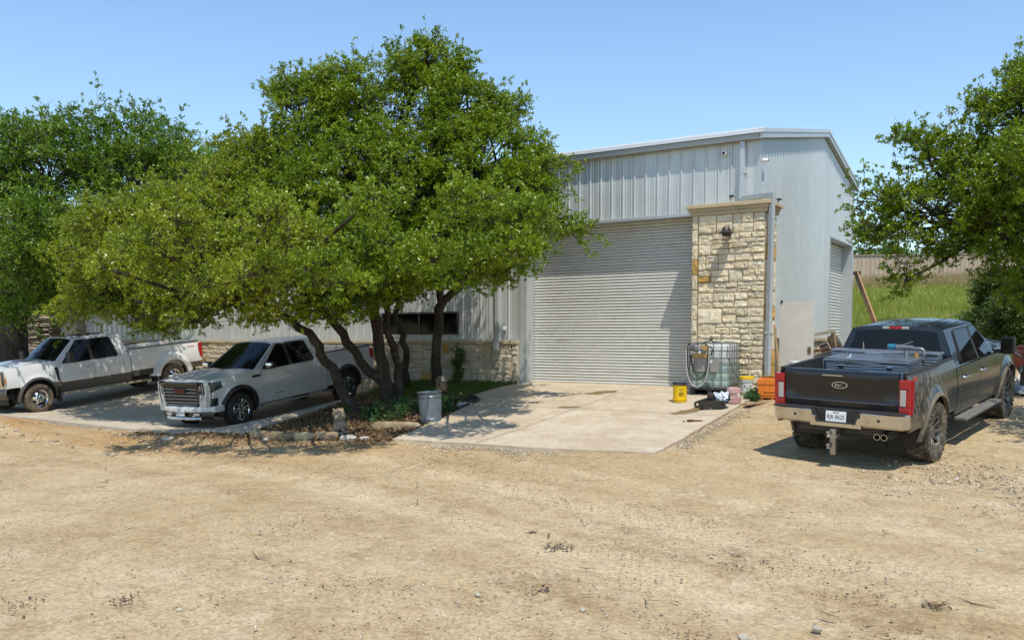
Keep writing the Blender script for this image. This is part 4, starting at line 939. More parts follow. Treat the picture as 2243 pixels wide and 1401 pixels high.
for sg in (1, -1):
    def wrap(u, z, o=0.):
        """front-corner path: u<=0 across the nose from the grille, u>0 back along the fender"""
        if u <= 0: y = lerp(.83, .64, -u); return (fx(y, .012+o), sg*y, z)
        x = N0-.05-.36*u; return (x, sg*(G_['Y'](x, z)+.008+o), z)
    hl = part(t, 'headlight', mat('headlamp_black', (.02, .02, .022), .15), lambda b: b.grid([[wrap(u, lerp(lerp(.91, 1.03, max(0, u)), 1.175, k/3)) for u in np.linspace(-1, 1, 9)] for k in range(4)]), 40)
    for a_, c_ in ((-.85, -.55), (-.1, .22)): part(hl, 'lamp_lens', mat('lens_grey', (.22, .23, .24), .08, .3, .6, coat=.5), lambda b: b.grid([[wrap(u, z, .007) for u in np.linspace(a_, c_, 4)] for z in (1.0, 1.06, 1.11)]), 40)
    part(hl, 'running_light', mat('drl_white', (.40, .41, .42), .2, 0, .6), lambda b: b.tube([wrap(-.32, 1.15, .010), wrap(-.32, .97, .010), wrap(-.50, .86, .006), wrap(-.85, .76, .006)], .010, 7))
    part(t, 'corner_panel', pg, lambda b: b.grid([[wrap(u, z, -.012) for u in np.linspace(-1.15, .1, 7)] for z in (.60, .75, .96)]), 40)
    part(t, 'air_curtain', mat('vent_black', (.012, .012, .012), .4), lambda b: b.grid([[wrap(u, z, .006) for u in (.25, .5, .62)] for z in (.60, .70, .80)]))
    text('badge', 'SIERRA', .075, silverT, G_['doors'][('door', sg)], Mx((G_['dsp']+.52, sg*(G_['Y'](3, .62)+.004), .64), (-sg, 0, 0), (0, 0, 1)), .002, .001, 1.5)
    part(t, 'fender_badge', mat('vent_black', (.012, .012, .012), .4), lambda b: b.box((G_['dfe']+.17, sg*(G_['Y'](G_['dfe']+.17, 1.15)+.002), 1.15), (.26, .02, .06), None, .01))
def fbump(b, z0, z1, y1=.985, d=.05, n=17):
    b.grid([[(N0+d+o-.20*(abs(y)/.97)**2.6, y, z) for y in np.linspace(-y1, y1, n)] for o, z in ((-.06, z1+.01), (.0, z1), (.02, lerp(z1, z0, .3)), (.015, z0), (-.05, z0-.01))])
fb = part(t, 'front_bumper', pg, lambda b: (fbump(b, .49, .61), [b.b2(3.745+.50, N0-.12, s*.93, s*1.01, .47, .62, .02) for s in (1, -1)]), 40)
part(fb, 'lower_valance', mat('gloss_black', (.012, .012, .012), .12), lambda b: fbump(b, .30, .49, .92, .01), 40)
part(fb, 'skid_trim', chromeD, lambda b: b.grid([[(N0+.05+o-.20*(abs(y)/.97)**2.6, y, z) for y in np.linspace(-.62, .62, 11)] for o, z in ((.0, .36), (.012, .33), (-.02, .29))]), 40)
part(fb, 'fog_light', chrome, lambda b: [b.box((N0+.045-.20*(.5/.97)**2.6, s*.50, .43), (.02, .20, .05), None, .008) for s in (1, -1)])
part(fb, 'tow_hook', chrome, lambda b: [b.tube([(N0-.02, s*.40, .40), (N0+.06, s*.41, .40), (N0+.07, s*.45, .40), (N0-.02, s*.46, .40)], .014, 7) for s in (1, -1)])
plate(t, (N0+.088, 0.0, .475), (0, 1, 0), (0, 0, 1), 'RKU\u00b74481')
for sg in (1, -1):
    part(t, 'tail_light', redL, lambda b: (b.b2(-1.165, -1.10, sg*.88, sg*1.015, .98, 1.34, .015), b.b2(-1.12, -1.0, sg*.985, sg*1.02, 1.0, 1.32, .01)))
    part(t, 'step_tube', chromeD, lambda b: b.b2(.62, 3.1, sg*.93, sg*1.04, .37, .41, .014))
    part(t, 'antenna' if sg > 0 else 'cowl_vent', plastic, lambda b: b.box((G_['cowl']+.1, sg*.45, 1.315), (.10, .6, .02), None, .006))
part(t, 'tailgate', pg, lambda b: b.b2(-1.15, -1.10, -.875, .875, .72, 1.41, .012)); part(t, 'rear_bumper', chromeD, lambda b: b.b2(-1.32, -1.12, -.99, .99, .55, .75, .03))
# dark horseshoe-shaped decal on the bed side
part(t, 'decal', decalB, lambda b: b.tube([(-.42+.115*math.cos(a)*1.0, G_['Y'](-.42, 1.20)+.004+.028*(math.sin(a)*.115), 1.20+.115*math.sin(a)) for a in np.linspace(.75, 5.2, 16)], .016, 6))

# ============ white dual-rear-wheel pickup at the left
pw = paint_dirty('white_paint', (.66, .68, .68), .25, .9, (.42, .38, .30), .40, 1.0, .35); pk = paint_dirty('stone_grey_paint', (.050, .048, .042), .3, .7, (.2, .17, .12), .40, .9, .4)
H = truck(dict(wb=4.47, W=1.01, roof=2.03, belt=1.29, sill=.50, rail=1.46, tyre_r=.415, tyre_w=.25, rim_r=.235, arch=.52, fo=.99, ro=1.20, hood=(1.40, 1.34), nose_lo=.80, bed_lo=.60, paint=pw, paint2=pk,
    two_tone=lambda x: .80+(.0 if x < 2.9 else 0), handle=pw, archm=pk, bedm=pw, wheel='dually', tyrem=rubberD, sillm=plastic, mirror=(.24, .32, .22), mirrorm=plastic, track=.90, flare=.05, trim_w=.06, dz=.05, Wr=.72, wtrim=plastic, nose_bow=.06, taper=.10),
    'pickup_truck', 'white crew-cab dual-rear-wheel pickup with dark lower body at left edge', (-19.75, -1.55), math.radians(-90.5))
t = H['t']; N0 = H['nose']; W = 1.01
part(t, 'nose_panel', chromeD, lambda b: b.grid([[(N0-.03-.06*(abs(y)/.95)**3, y, z) for y in np.linspace(-.93, .93, 11)] for z in (.78, 1.0, 1.34)]), 40)
for z in (.95, 1.10, 1.24): part(t, 'grille_bar', chrome, lambda b: b.box((N0, 0, z), (.05, 1.15, .07), None, .02))
for sg in (1, -1):
    hl = part(t, 'headlight', chrome, lambda b: b.box((N0-.05, sg*.80, 1.07), (.12, .34, .46), None, .04)); part(hl, 'lamp_lens', whiteL, lambda b: [b.box((N0-.02, sg*.79, z), (.10, .20, .15), None, .02) for z in (1.17, .97)])
    part(hl, 'amber_marker', amberL, lambda b: b.b2(N0-.14, N0-.11, sg*.955, sg*.972, .95, 1.12, .006))
    part(hl, 'headlight_bezel', plastic, lambda b: b.box((N0-.04, sg*.79, 1.07), (.115, .24, .40), None, .02))
    tl_ = part(t, 'tail_light', redL, lambda b: (b.b2(-1.235, -1.15, sg*.86, sg*1.0, .90, 1.40, .015), b.prism([(-1.21, sg*.97, .90), (-1.10, sg*.97, .94), (-1.07, sg*.97, 1.15), (-1.09, sg*.97, 1.39), (-1.21, sg*.97, 1.40)], (0, sg*.048, 0)))); part(tl_, 'lens_bezel', redL2, lambda b: b.b2(-1.245, -1.2, sg*.88, sg*.98, 1.07, 1.22, .004))
    # wide dual-wheel fender bulge and the outer dual wheel
    part(t, 'dual_fender', [pw, pk][0], lambda b: b.grid([[(r_*math.cos(a), sg*(.93+o), .435+r_*math.sin(a)) for a in np.linspace(.12, math.pi-.12, 19)] for r_, o in ((.53, .02), (.53, .17), (.56, .195), (.62, .185), (.72, .12), (.80, .06), (.84, .0))]), 50)
    part(t, 'vent', mat('vent_dark', (.03, .03, .03), .35), lambda b: b.prism([(H['dfe']+.10, sg*(W-.01), 1.22), (H['dfe']+.20, sg*(W-.01), 1.22), (H['dfe']+.12, sg*(W+.0), .82), (H['dfe']+.06, sg*(W+.0), .82)], (0, sg*.014, 0)))
    part(t, 'running_board', mat('tan_board', (.33, .28, .18), .6), lambda b: (b.b2(.85, 3.75, sg*.90, sg*1.06, .40, .455, .018)))
    part(t, 'mud_flap', plastic, lambda b: b.b2(3.84, 3.87, sg*.80, sg*1.05, .22, .66, .006))
    text('decal', 'FX4', .125, decalR, t, Mx((-.80, sg*(H['Y'](-.8, 1.28)+.004), 1.29), (-sg, 0, 0), (0, 0, 1)), .0008, .004, 1.3)
    part(t, 'clearance_light', amberL, lambda b: [b.box((H['wst']-.03-.10*abs(y), sg*y, 2.028-.02*y), (.10, .05, .025), None, .008) for y in (.0, .22, .5)] if sg > 0 else [b.box((H['wst']-.03-.10*y, -y, 2.028-.02*y), (.10, .05, .025), None, .008) for y in (.22, .5)])
    # inset bed step and dark panel
    part(t, 'bed_step', plastic, lambda b: b.b2(.72, 1.18, sg*(W-.03), sg*(W+.008), .60, .76, .01))
dual = make_wheel('dually', .415, .23, .235, rubberD); wheel_at(dual, t, 0, .96, .415, True); wheel_at(dual, t, 0, -.96, .415, False)
def fb2(b): b.grid([[(N0+.06+o-.16*(abs(y)/.97)**3, y, z) for y in np.linspace(-1.0, 1.0, 15)] for o, z in ((-.08, .80), (.0, .79), (.03, .72), (.03, .56), (-.02, .50))])
fbp = part(t, 'front_bumper', pk, fb2, 40); part(fbp, 'valance', plastic, lambda b: b.grid([[(N0+.02+o-.16*(abs(y)/.97)**3, y, z) for y in np.linspace(-.95, .95, 11)] for o, z in ((0, .50), (.0, .36), (-.05, .34))]), 40)
part(t, 'tailgate', pw, lambda b: b.b2(-1.22, -1.16, -.86, .86, .80, 1.45, .012)); part(t, 'rear_bumper', chromeD, lambda b: b.b2(-1.38, -1.18, -1.0, 1.0, .62, .84, .03))
part(t, 'sunroof', glassT, lambda b: b.box((H['wst']-.75, 0, 2.04), (.75, .85, .012), None, .005))
# ------------------------------------------------------------------ trees
def leaf_mat(name, c1, c2, c3, tr=.24):
    m = bpy.data.materials.new(name); m.use_nodes = True; t = m.node_tree; N = t.nodes; L = t.links; b = N['Principled BSDF']; out = N['Material Output']
    pos = N.new('ShaderNodeNewGeometry')
    n1 = N.new('ShaderNodeTexNoise'); n1.inputs['Scale'].default_value = 1.1; n1.inputs['Detail'].default_value = 3; L.new(pos.outputs['Position'], n1.inputs['Vector'])
    n2 = N.new('ShaderNodeTexWhiteNoise'); n2.noise_dimensions = '1D'; L.new(pos.outputs['Random Per Island'], n2.inputs['W'])
    def mix(f, a, c):
        x = N.new('ShaderNodeMix'); x.data_type = 'RGBA'; L.new(f, x.inputs[0])
        for s, v in ((6, a), (7, c)):
            if isinstance(v, tuple): x.inputs[s].default_value = (*v, 1)
            else: L.new(v, x.inputs[s])
        return x.outputs[2]
    r = N.new('ShaderNodeMapRange'); r.inputs[1].default_value = .35; r.inputs[2].default_value = .65; L.new(n1.outputs['Fac'], r.inputs[0])
    c = mix(r.outputs[0], c1, c2); r2 = N.new('ShaderNodeMapRange'); r2.inputs[1].default_value = .45; r2.inputs[2].default_value = 1.; r2.inputs[4].default_value = .8; L.new(n2.outputs['Value'], r2.inputs[0]); c = mix(r2.outputs[0], c, c3)
    L.new(c, b.inputs['Base Color']); b.inputs['Roughness'].default_value = .38; b.inputs['Specular IOR Level'].default_value = .4
    tl_ = N.new('ShaderNodeBsdfTranslucent'); h = N.new('ShaderNodeHueSaturation'); h.inputs['Saturation'].default_value = 1.1; h.inputs['Value'].default_value = 1.5; L.new(c, h.inputs['Color']); L.new(h.outputs[0], tl_.inputs['Color'])
    mx = N.new('ShaderNodeMixShader'); mx.inputs[0].default_value = tr; L.new(b.outputs[0], mx.inputs[1]); L.new(tl_.outputs[0], mx.inputs[2]); L.new(mx.outputs[0], out.inputs[0])
    return m
leafA = leaf_mat('oak_leaves', (.095, .175, .008), (.17, .25, .010), (.265, .32, .018))
leafY = leaf_mat('pale_oak_leaves', (.135, .205, .010), (.22, .275, .014), (.305, .33, .026))
leafD = leaf_mat('dark_oak_leaves', (.07, .155, .010), (.12, .20, .014), (.165, .23, .022))
bark = mat('oak_bark', (.062, .051, .039), .95, 0, .2, noise=(6, .25), bump=(14, 1., .05), mixes=[((.125, .105, .08), 4, .52, .72, 6, (1, 1, .35)), ((.03, .024, .018), 8, .55, .7, 6, (1, 1, .3))])
def px(u, v, d):
    """surveyed point: bearing u, height v and distance d read from the photograph give its place in the yard"""
    r = Fv+rt*((u-1121.5)/1930.86)+Uv*((841-v)/1930.86); return Vector(CAM)+r*d
def leaves(rng, centers, sizes, n, L0, flat=.6, out=None):
    """n leaves on twigs: every clump sends out short twigs, each twig carries a run of leaves"""
    per = 13; nt_ = n//per; k = len(centers); w = sizes**1.6; w = w/w.sum(); tc = rng.choice(k, nt_, p=w)
    d0 = rng.normal(size=(nt_, 3)); d0 /= np.linalg.norm(d0, axis=1)[:, None]
    td = d0*.85+(out[tc]*.55 if out is not None else 0)+np.array([0, 0, .22]); td /= np.linalg.norm(td, axis=1)[:, None]
    tb = centers[tc]+rng.normal(size=(nt_, 3))*(sizes[tc]*.26)[:, None]*np.array([1, 1, flat]); tlen = sizes[tc]*(.35+.75*rng.random(nt_)**1.5)
    ti = np.repeat(np.arange(nt_), per); n = len(ti); f = np.tile((np.arange(per)+.5)/per, nt_)
    p = tb[ti]+td[ti]*(f*tlen[ti])[:, None]*np.array([1, 1, .85])+rng.normal(size=(n, 3))*.016
    sd = rng.normal(size=(n, 3)); d = td[ti]*.75+sd*.55; d /= np.linalg.norm(d, axis=1)[:, None]
    nn = rng.normal(size=(n, 3))*.62+np.array([0.12, -.14, .8]); w_ = np.cross(d, nn); w_ /= np.linalg.norm(w_, axis=1)[:, None]+1e-9
    Ls = L0*(.75+.55*rng.random(n)); a = d*Ls[:, None]; b = w_*(Ls*.27)[:, None]
    V = np.stack([p, p+a*.45+b, p+a, p+a*.45-b], 1).reshape(-1, 3); Fc = np.arange(4*n, dtype=np.int32).reshape(n, 4)
    return V, Fc
def wob(pts, r, seed, sub=3, amt=.06):
    """subdivide a limb polyline with a little wander"""
    q = random.Random(seed); P = [Vector(p) for p in pts]; out = []; ro = []
    for i in range(len(P)-1):
        for j in range(sub):
            t_ = j/sub; v = P[i].lerp(P[i+1], t_)
            if i+j: v = v+Vector((q.uniform(-1, 1), q.uniform(-1, 1), q.uniform(-.5, .5)))*amt
            out.append(v); ro.append(lerp(r[i], r[i+1], t_)*(1+q.uniform(-.07, .07)))
    out.append(P[-1]); ro.append(r[-1]); return out, ro
def tree(label, base, trunks, lobes, nleaf, leafm, seed, L0=.055, group=None, clump=.37, name='oak_tree', flat=.62, dens=52, flare=1.):
    """trunks: list of (points, radii) from base up; lobes: (centre, rx, ry, rz)"""
    rng = np.random.default_rng(seed); t = thing(name, label, 'tree', base, 0, group); B = Vector(base); q = random.Random(seed)
    for k, (pts, rad) in enumerate(trunks):
        b = MB(); P, R_ = wob(pts, [r_*.86 for r_ in rad], seed+k)
        if k == 0 or flare > 1: R_[0] *= 1.35; R_[1] *= 1.1
        b.tube([p-B for p in P], R_, 12); b.build('trunk', bark, t, smooth=60)
    tops = [(Vector(p[0][-1]), p[1][-1]) for p in trunks]
    cen = []; siz = []; outv = []; lb = MB()
    for li, (c, rx, ry, rz) in enumerate(lobes):
        c = Vector(c); tp, tr_ = min(tops, key=lambda a: (a[0]-c).length); m_ = tp.lerp(c, .5)+Vector((q.uniform(-.2, .2), q.uniform(-.2, .2), q.uniform(-.25, .05)))
        P, R_ = wob([tp, m_, c], [tr_*.75, tr_*.5, .022], seed*7+li, 3, .07); lb.tube([p-B for p in P], R_, 7)
        R3 = np.array([rx, ry, rz]); vol = (rx*ry*rz)**(2/3); nb = max(7, int(dens*vol/(clump*clump)*.10))
        for i in range(nb):                                                # boughs: flattened pads with gaps between them
            v = rng.normal(size=3); v[2] += .15; v /= np.linalg.norm(v); rr_ = .50+.50*rng.random()**.7; bc = np.array(c)+v*rr_*R3*.94; rb = clump*(.75+.75*rng.random())
            pv = Vector(bc); a_ = c.lerp(pv, q.uniform(.05, .3)); mid = a_.lerp(pv, .55)+Vector((q.uniform(-.12, .12), q.uniform(-.12, .12), q.uniform(-.12, .12))); lb.tube([a_-B, mid-B, pv-B], [.020, .013, .006], 5, False)
            for j in range(15):
                w = rng.normal(size=3); w /= np.linalg.norm(w); w[2] = w[2]*.55+.12; p = bc+w*rb*(.35+.75*rng.random()); cen.append(p-np.array(B)); siz.append(clump*(.34+.30*rng.random())); outv.append(v*.5+w*.7)
                if j % 3 == 0: lb.tube([pv-B, Vector(p)-B], [.006, .003], 4, False)
            if rng.random() < .38:                                         # a shoot poking out of the outline
                sd = v*.7+rng.normal(size=3)*.35+np.array([0, 0, .45]); sd /= np.linalg.norm(sd); L_ = rb*(.75+.55*rng.random())
                for j in range(1, 6): cen.append(bc+sd*L_*(.5+j*.2)-np.array(B)); siz.append(clump*(.46-.035*j)); outv.append(sd)
                lb.tube([pv-B, Vector(bc+sd*L_*1.35)-B], [.008, .003], 4, False)
    lb.build('limbs', bark, t, smooth=60)
    V, Fc = leaves(rng, np.array(cen), np.array(siz), nleaf, L0, flat, np.array(outv)); cr = meshobj('crown', V, Fc, leafm, t)
    return t
def lobes_px(*L, k=1.): return [(px(u, v, d), k*r/1930.86*d*fx_, k*r/1930.86*d*fy_, k*r/1930.86*d*fz_) for (u, v, d, r, fx_, fy_, fz_) in L]
# --- the clump of live oaks between the parked pickups and the apron
def gpt(x, y, dz=-.08): return Vector((x, y, T(x, y)+dz))
A0 = gpt(-8.25, -4.5)
tree('slender live oak leaning left over the silver pickup', A0, [([A0, px(742, 838, 21.0), px(716, 790, 21.0), px(688, 745, 21.1), px(640, 700, 21.2), px(585, 672, 21.4), px(520, 640, 21.5)], [.165, .14, .135, .125, .11, .10, .08])],
     lobes_px((330, 535, 22.0, 150, 1.2, 1, .85), (480, 495, 21.2, 150, 1.1, 1, .9), (225, 610, 22.6, 100, 1, 1, .8), (600, 560, 20.2, 115, 1.1, 1, .9), (420, 640, 21.0, 95, 1.4, 1, .6), (540, 400, 21.4, 115, 1.1, 1, 1), (390, 560, 18.0, 110, 1.4, 1.2, .7), (560, 615, 17.6, 95, 1.3, 1.1, .7), (240, 520, 21.6, 95, 1, 1, .8),
     (320, 530, 16.2, 58, 1.3, 1, .8), (480, 625, 15.6, 52, 1.4, 1, .65), (630, 545, 15.6, 58, 1.2, 1, .8), (300, 650, 22.2, 75, 1.4, 1, .6), (190, 560, 23.6, 80, 1.1, 1, .9), (480, 610, 19.6, 90, 1.3, 1, .7), (360, 665, 21.6, 70, 1.5, 1, .5), (250, 670, 22.8, 55, 1.4, 1, .6), (490, 665, 20.6, 60, 1.3, 1, .55), (660, 665, 19.0, 50, 1.2, 1, .6), (264, 600, 15.8, 48, 1.4, 1.2, .7), (388, 495, 15.0, 55, 1.3, 1.2, .8), (551, 600, 14.8, 46, 1.4, 1.2, .7), (600, 470, 14.3, 50, 1.2, 1.2, .9), (430, 705, 20.6, 36, 1.2, 1, .9), (300, 700, 22, 38, 1.3, 1, .8), (560, 690, 19.2, 32, 1.3, 1, .8), (150, 670, 23.6, 50, 1.2, 1, .8), (350, 720, 21.6, 24, 1.2, 1, .8)), 250000, leafY, 11, .060)
B0 = gpt(-8.35, -3.1)
tree('tall live oak with three trunks spreading from one base', B0, [([B0, px(838, 800, 22.0), px(826, 730, 21.9), px(812, 650, 21.8), px(800, 560, 21.6)], [.21, .19, .165, .15, .12]),
     ([px(846, 850, 22.1), px(792, 790, 21.8), px(748, 732, 21.6), px(700, 668, 21.4), px(660, 600, 21.2)], [.15, .14, .125, .11, .09]),
     ([px(872, 882, 22.2), px(872, 800, 22.2), px(852, 735, 22.3), px(845, 660, 22.3)], [.14, .12, .11, .09])],
     lobes_px((770, 400, 20.8, 170, 1.1, 1, .95), (665, 270, 21.4, 105, 1, 1, 1.1), (800, 250, 21.5, 135, 1.1, 1, 1), (640, 470, 20.2, 125, 1, 1, .9), (720, 560, 19.0, 115, 1.1, 1, .9), (680, 630, 18.4, 80, 1.3, 1, .7), (890, 400, 20.4, 135, 1, 1, 1), (800, 540, 18.6, 105, 1.2, 1, .8), (630, 215, 21.6, 55, 1, 1, 1.1), (890, 190, 21.6, 80, .9, 1, 1.1), (938, 130, 21.6, 36, .7, .7, 1.2), (720, 200, 21.6, 60, 1, 1, .9), (740, 620, 16.2, 46, 1.3, 1, .7), (820, 640, 20.6, 70, 1.3, 1, .6), (760, 660, 19.4, 50, 1.2, 1, .6), (700, 585, 14.5, 45, 1.4, 1.2, .7), (715, 690, 18.6, 32, 1.2, 1, .8), (930, 600, 19.5, 45, 1.2, 1, .7), (800, 445, 13.9, 46, 1.2, 1.2, .9), (580, 345, 21.6, 60, .9, 1, 1), k=.93), 240000, leafA, 12, .060)
C0 = gpt(-9.35, -1.3)
tree('thin crooked live oak nearest the window', C0, [([C0, px(893, 780, 23.6), px(880, 735, 23.6), px(866, 690, 23.6), px(870, 620, 23.5)], [.125, .11, .10, .09, .07])],
     lobes_px((890, 540, 22.6, 115, 1.2, 1, .9), (960, 470, 22.4, 115, 1, 1, 1), (860, 615, 22.4, 75, 1.3, 1, .7)), 55000, leafD, 13, .06)
D0 = gpt(-8.4, -1.1)
tree('live oak with forked trunk beside the galvanized can', D0, [([D0, px(955, 760, 23.1), px(962, 690, 23.0), px(968, 650, 22.9)], [.17, .15, .145, .14]), ([px(966, 665, 22.9), px(1004, 632, 22.7), px(1030, 585, 22.4), px(1060, 520, 21.8)], [.115, .10, .09, .075]), ([px(966, 665, 22.9), px(958, 600, 22.7), px(950, 520, 22.2)], [.11, .10, .08])],
     lobes_px((1050, 370, 20.6, 140, 1.1, 1, 1), (1130, 440, 19.6, 110, 1.1, 1, .95), (1000, 245, 21.0, 105, 1, 1, 1), (955, 170, 21.4, 70, .9, 1, 1.1), (1180, 370, 20.2, 66, 1, 1, 1), (1215, 490, 19.0, 55, 1.5, 1, .6), (1010, 520, 20.2, 115, 1.2, 1, .8), (1110, 550, 18.4, 85, 1.3, 1.1, .75), (1075, 240, 20.6, 75, .9, 1, 1), (1090, 490, 17.2, 80, 1.2, 1, .8), (1000, 590, 18.0, 75, 1.3, 1, .7), (1110, 600, 19.4, 48, 1.2, 1, .6), (880, 640, 19.6, 55, 1.3, 1, .6), (928, 575, 15.6, 38, 1.4, 1.2, .7), (1032, 445, 14.6, 46, 1.2, 1.2, .9), (1120, 545, 15.7, 42, 1.3, 1.2, .7), (1060, 555, 16.0, 46, 1.3, 1, .7), (1160, 480, 16.8, 48, 1.2, 1, .8), (1020, 175, 21.2, 40, .9, .9, 1.1), k=.94), 200000, leafA, 14, .060)
# --- big oak at the far left and the one behind it
E0 = gpt(-26.0, -3.0); E0.z = .1
tree('massive dark live oak trunk at the left edge behind the white pickup', E0, [([E0, px(30, 720, 31.5), px(35, 660, 31.5), px(60, 590, 31.3)], [.62, .50, .45, .36]), ([px(38, 680, 31.4), px(95, 640, 31.0), px(160, 560, 30.4)], [.28, .22, .16])],
     lobes_px((110, 400, 29.5, 155, 1.1, 1, .9), (240, 330, 29.8, 125, 1.1, 1, .8), (40, 350, 30.0, 115, 1.1, 1, .85), (310, 430, 29.4, 120, 1, 1, .95), (60, 560, 27.5, 95, 1.2, 1, .7), (130, 620, 28.0, 85, 1.2, 1, .65), (180, 500, 29.0, 110, 1, 1, 1), (-60, 480, 29.5, 130, 1, 1, 1), (350, 320, 31, 65, 1, 1, .8), (20, 640, 26.6, 60, 1.2, 1, .6), (60, 500, 25, 95, 1.3, 1, .7), (150, 555, 24.6, 85, 1.3, 1, .7), (0, 590, 24.5, 75, 1.3, 1, .7), (400, 380, 30.5, 70, 1, 1, .8), (290, 500, 27, 105, 1, 1, .8), (200, 520, 26, 100, 1.1, 1, .7), (340, 560, 25.2, 75, 1.2, 1, .7), (110, 590, 26.4, 70, 1.2, 1, .7), (90, 655, 26, 48, 1.3, 1, .7), (10, 690, 26.5, 40, 1.2, 1, .8)), 225000, leafD, 15, .085, clump=.62)
F0 = gpt(-20., 13.)
tree('oak crown showing above the roof between the two tall trees', F0, [([F0, F0+Vector((.2, 0, 3)), F0+Vector((.3, 0, 6))], [.35, .28, .2])], lobes_px((450, 400, 40, 95, 1.3, 1, .85), (560, 380, 40, 70, 1.2, 1, .8), (370, 430, 40, 75, 1.2, 1, .8), (500, 350, 40, 45, 1.2, 1, .7)), 40000, leafD, 16, .12, clump=.8)
# --- oak at the right edge, trunk outside the picture
H0 = gpt(9.2, 2.2)
tree('spreading live oak reaching in from the right edge over the black pickup', H0, [([H0, H0+Vector((-.1, 0, 1.6)), H0+Vector((-.5, -.2, 3.2)), H0+Vector((-1.2, -.4, 4.6))], [.34, .28, .24, .17]), ([H0+Vector((-.2, 0, 1.9)), px(2260, 560, 20), px(2170, 500, 20)], [.2, .14, .08])],
     lobes_px((2170, 420, 19.6, 130, 1.1, 1, .95), (2040, 470, 20, 95, 1.2, 1, .8), (1945, 495, 20.4, 65, 1.3, 1, .65), (1930, 440, 20.4, 50, 1.3, 1, .8), (2080, 360, 20.2, 85, 1.2, 1, .8), (2230, 270, 19.8, 110, 1, 1, 1), (2150, 500, 19.4, 90, 1.2, 1, .7), (1985, 610, 20.4, 34, .8, .8, 1.4), (2055, 560, 20.4, 30, 1, 1, .9), (2245, 600, 19, 80, 1, 1, 1), (2255, 180, 20, 65, .9, 1, 1), (2330, 400, 18, 170, 1, 1, 1), (2170, 250, 20, 55, .9, 1, .9), (2000, 300, 20.2, 28, 1.5, 1, .7), (2220, 500, 18.6, 90, 1, 1, 1))+
     [(Vector((8.4, -4.2, 4.6)), 1.6, 1.7, 1.2), (Vector((9.6, -2.6, 5.6)), 1.8, 1.8, 1.4), (Vector((10.4, -.2, 5.4)), 2., 2., 1.6), (Vector((7.4, -2.6, 5.2)), 1.1, 1.2, .8)], 235000, leafA, 17, .066)
# --- background trees
for i, (lab, u, v, d, r) in enumerate([('distant oak behind the stone stacks at the left edge', 60, 600, 52, 120), ('distant oak just left of the far pillar', 190, 610, 58, 110), ('distant oak beyond the left edge', -90, 590, 50, 130), ('low distant oak filling the gap behind the stone stacks', 110, 690, 48, 70), ('low distant oak behind the far pillar', 10, 680, 46, 80), ('dark tree beyond the tan fence next to the building corner', 1905, 545, 66, 55), ('dark tree beyond the tan fence at right', 2120, 545, 68, 70)]):
    c = px(u, v, d); b0 = Vector((c.x, c.y, T(c.x, c.y))); tree(lab, b0, [([b0, b0.lerp(c, .5), c], [.3, .24, .14])], [(c, r*d/1931*1.2, r*d/1931, r*d/1931*.95), (c+Vector((1.6, 0, -1.2)), r*d/1931*.9, r*d/1931*.8, r*d/1931*.7), (c+Vector((-1.8, 0, -1.4)), r*d/1931*.9, r*d/1931*.8, r*d/1931*.7)], 16000, leafD, 30+i, .17, 'background oaks', clump=.9)
# ------------------------------------------------------------------ things round the door
galvB = mat('galvanized_bar', (.20, .215, .215), .45, .6, noise=(20, .15)); hoseM = mat('black_hose', (.018, .018, .018), .45); hoseG = mat('grey_hose', (.42, .42, .40), .5)
yellowP = mat('yellow_plastic', (.72, .46, .0), .4, noise=(6, .06)); orangeP = mat('orange_plastic', (.62, .17, .012), .5, noise=(6, .08)); whiteP = mat('white_plastic', (.66, .66, .64), .45, noise=(8, .06), mixes=[((.45, .42, .36), 5, .6, .8)])
woodM = mat('weathered_wood', (.30, .20, .11), .85, noise=(5, .25), mixes=[((.20, .13, .07), 9, .5, .7, 5, (.2, 3, 3))]); woodR = mat('reddish_wood', (.34, .19, .10), .85, noise=(5, .2)); woodG = mat('grey_wood', (.27, .25, .20), .9, noise=(6, .2))
AP = .055
def ap(x, y): return (x, y, T(x, y)+AP)
# intermediate bulk container with pump and hoses
tx, ty = -1.10, -1.42; tz = T(-.6, -1.1)+AP
tote = thing('water_tote', 'caged translucent bulk water container in front of the stone pillar', 'water tank', (tx, ty, tz), .06)
TW, TD, TH = .90, .98, 1.14
part(tote, 'pallet', mat('pallet_black', (.035, .035, .035), .7), lambda b: (b.b2(0, TW, 0, TD, .10, .14, .01), [b.b2(x, x+.09, .02, TD-.02, 0, .10) for x in (.02, TW/2-.045, TW-.11)]))
poly = mat('translucent_polyethylene', (.80, .86, .83), .35, 0, .4, alpha=.25, noise=(3, .05)); liq = mat('greenish_water', (.36, .56, .46), .25, 0, .5, noise=(2, .15), mixes=[((.30, .33, .16), 2.5, .45, .75)])
part(tote, 'bottle', poly, lambda b: (b.b2(.03, TW-.03, .03, TD-.03, .145, TH-.02, .05)), 60)
part(tote, 'water', liq, lambda b: b.b2(.045, TW-.045, .045, TD-.045, .16, .66, .03), 60)
part(tote, 'bottle_lining', whiteP, lambda b: b.b2(.06, TW-.06, .06, TD-.06, .675, TH-.05, .03), 60)
part(tote, 'fill_cap', mat('cap_dark', (.05, .05, .06), .5), lambda b: b.lathe([(.09, 0), (.09, .05), (.0, .055)], 18, Matrix.Translation((TW/2, TD/2, TH-.02))))
for i in range(7):
    z = .16+i*(TH-.17)/6; part(tote, 'cage_ring', galvB, lambda b: b.tube([(0, 0, z), (TW, 0, z), (TW, TD, z), (0, TD, z)], .011, 6, closed=True))
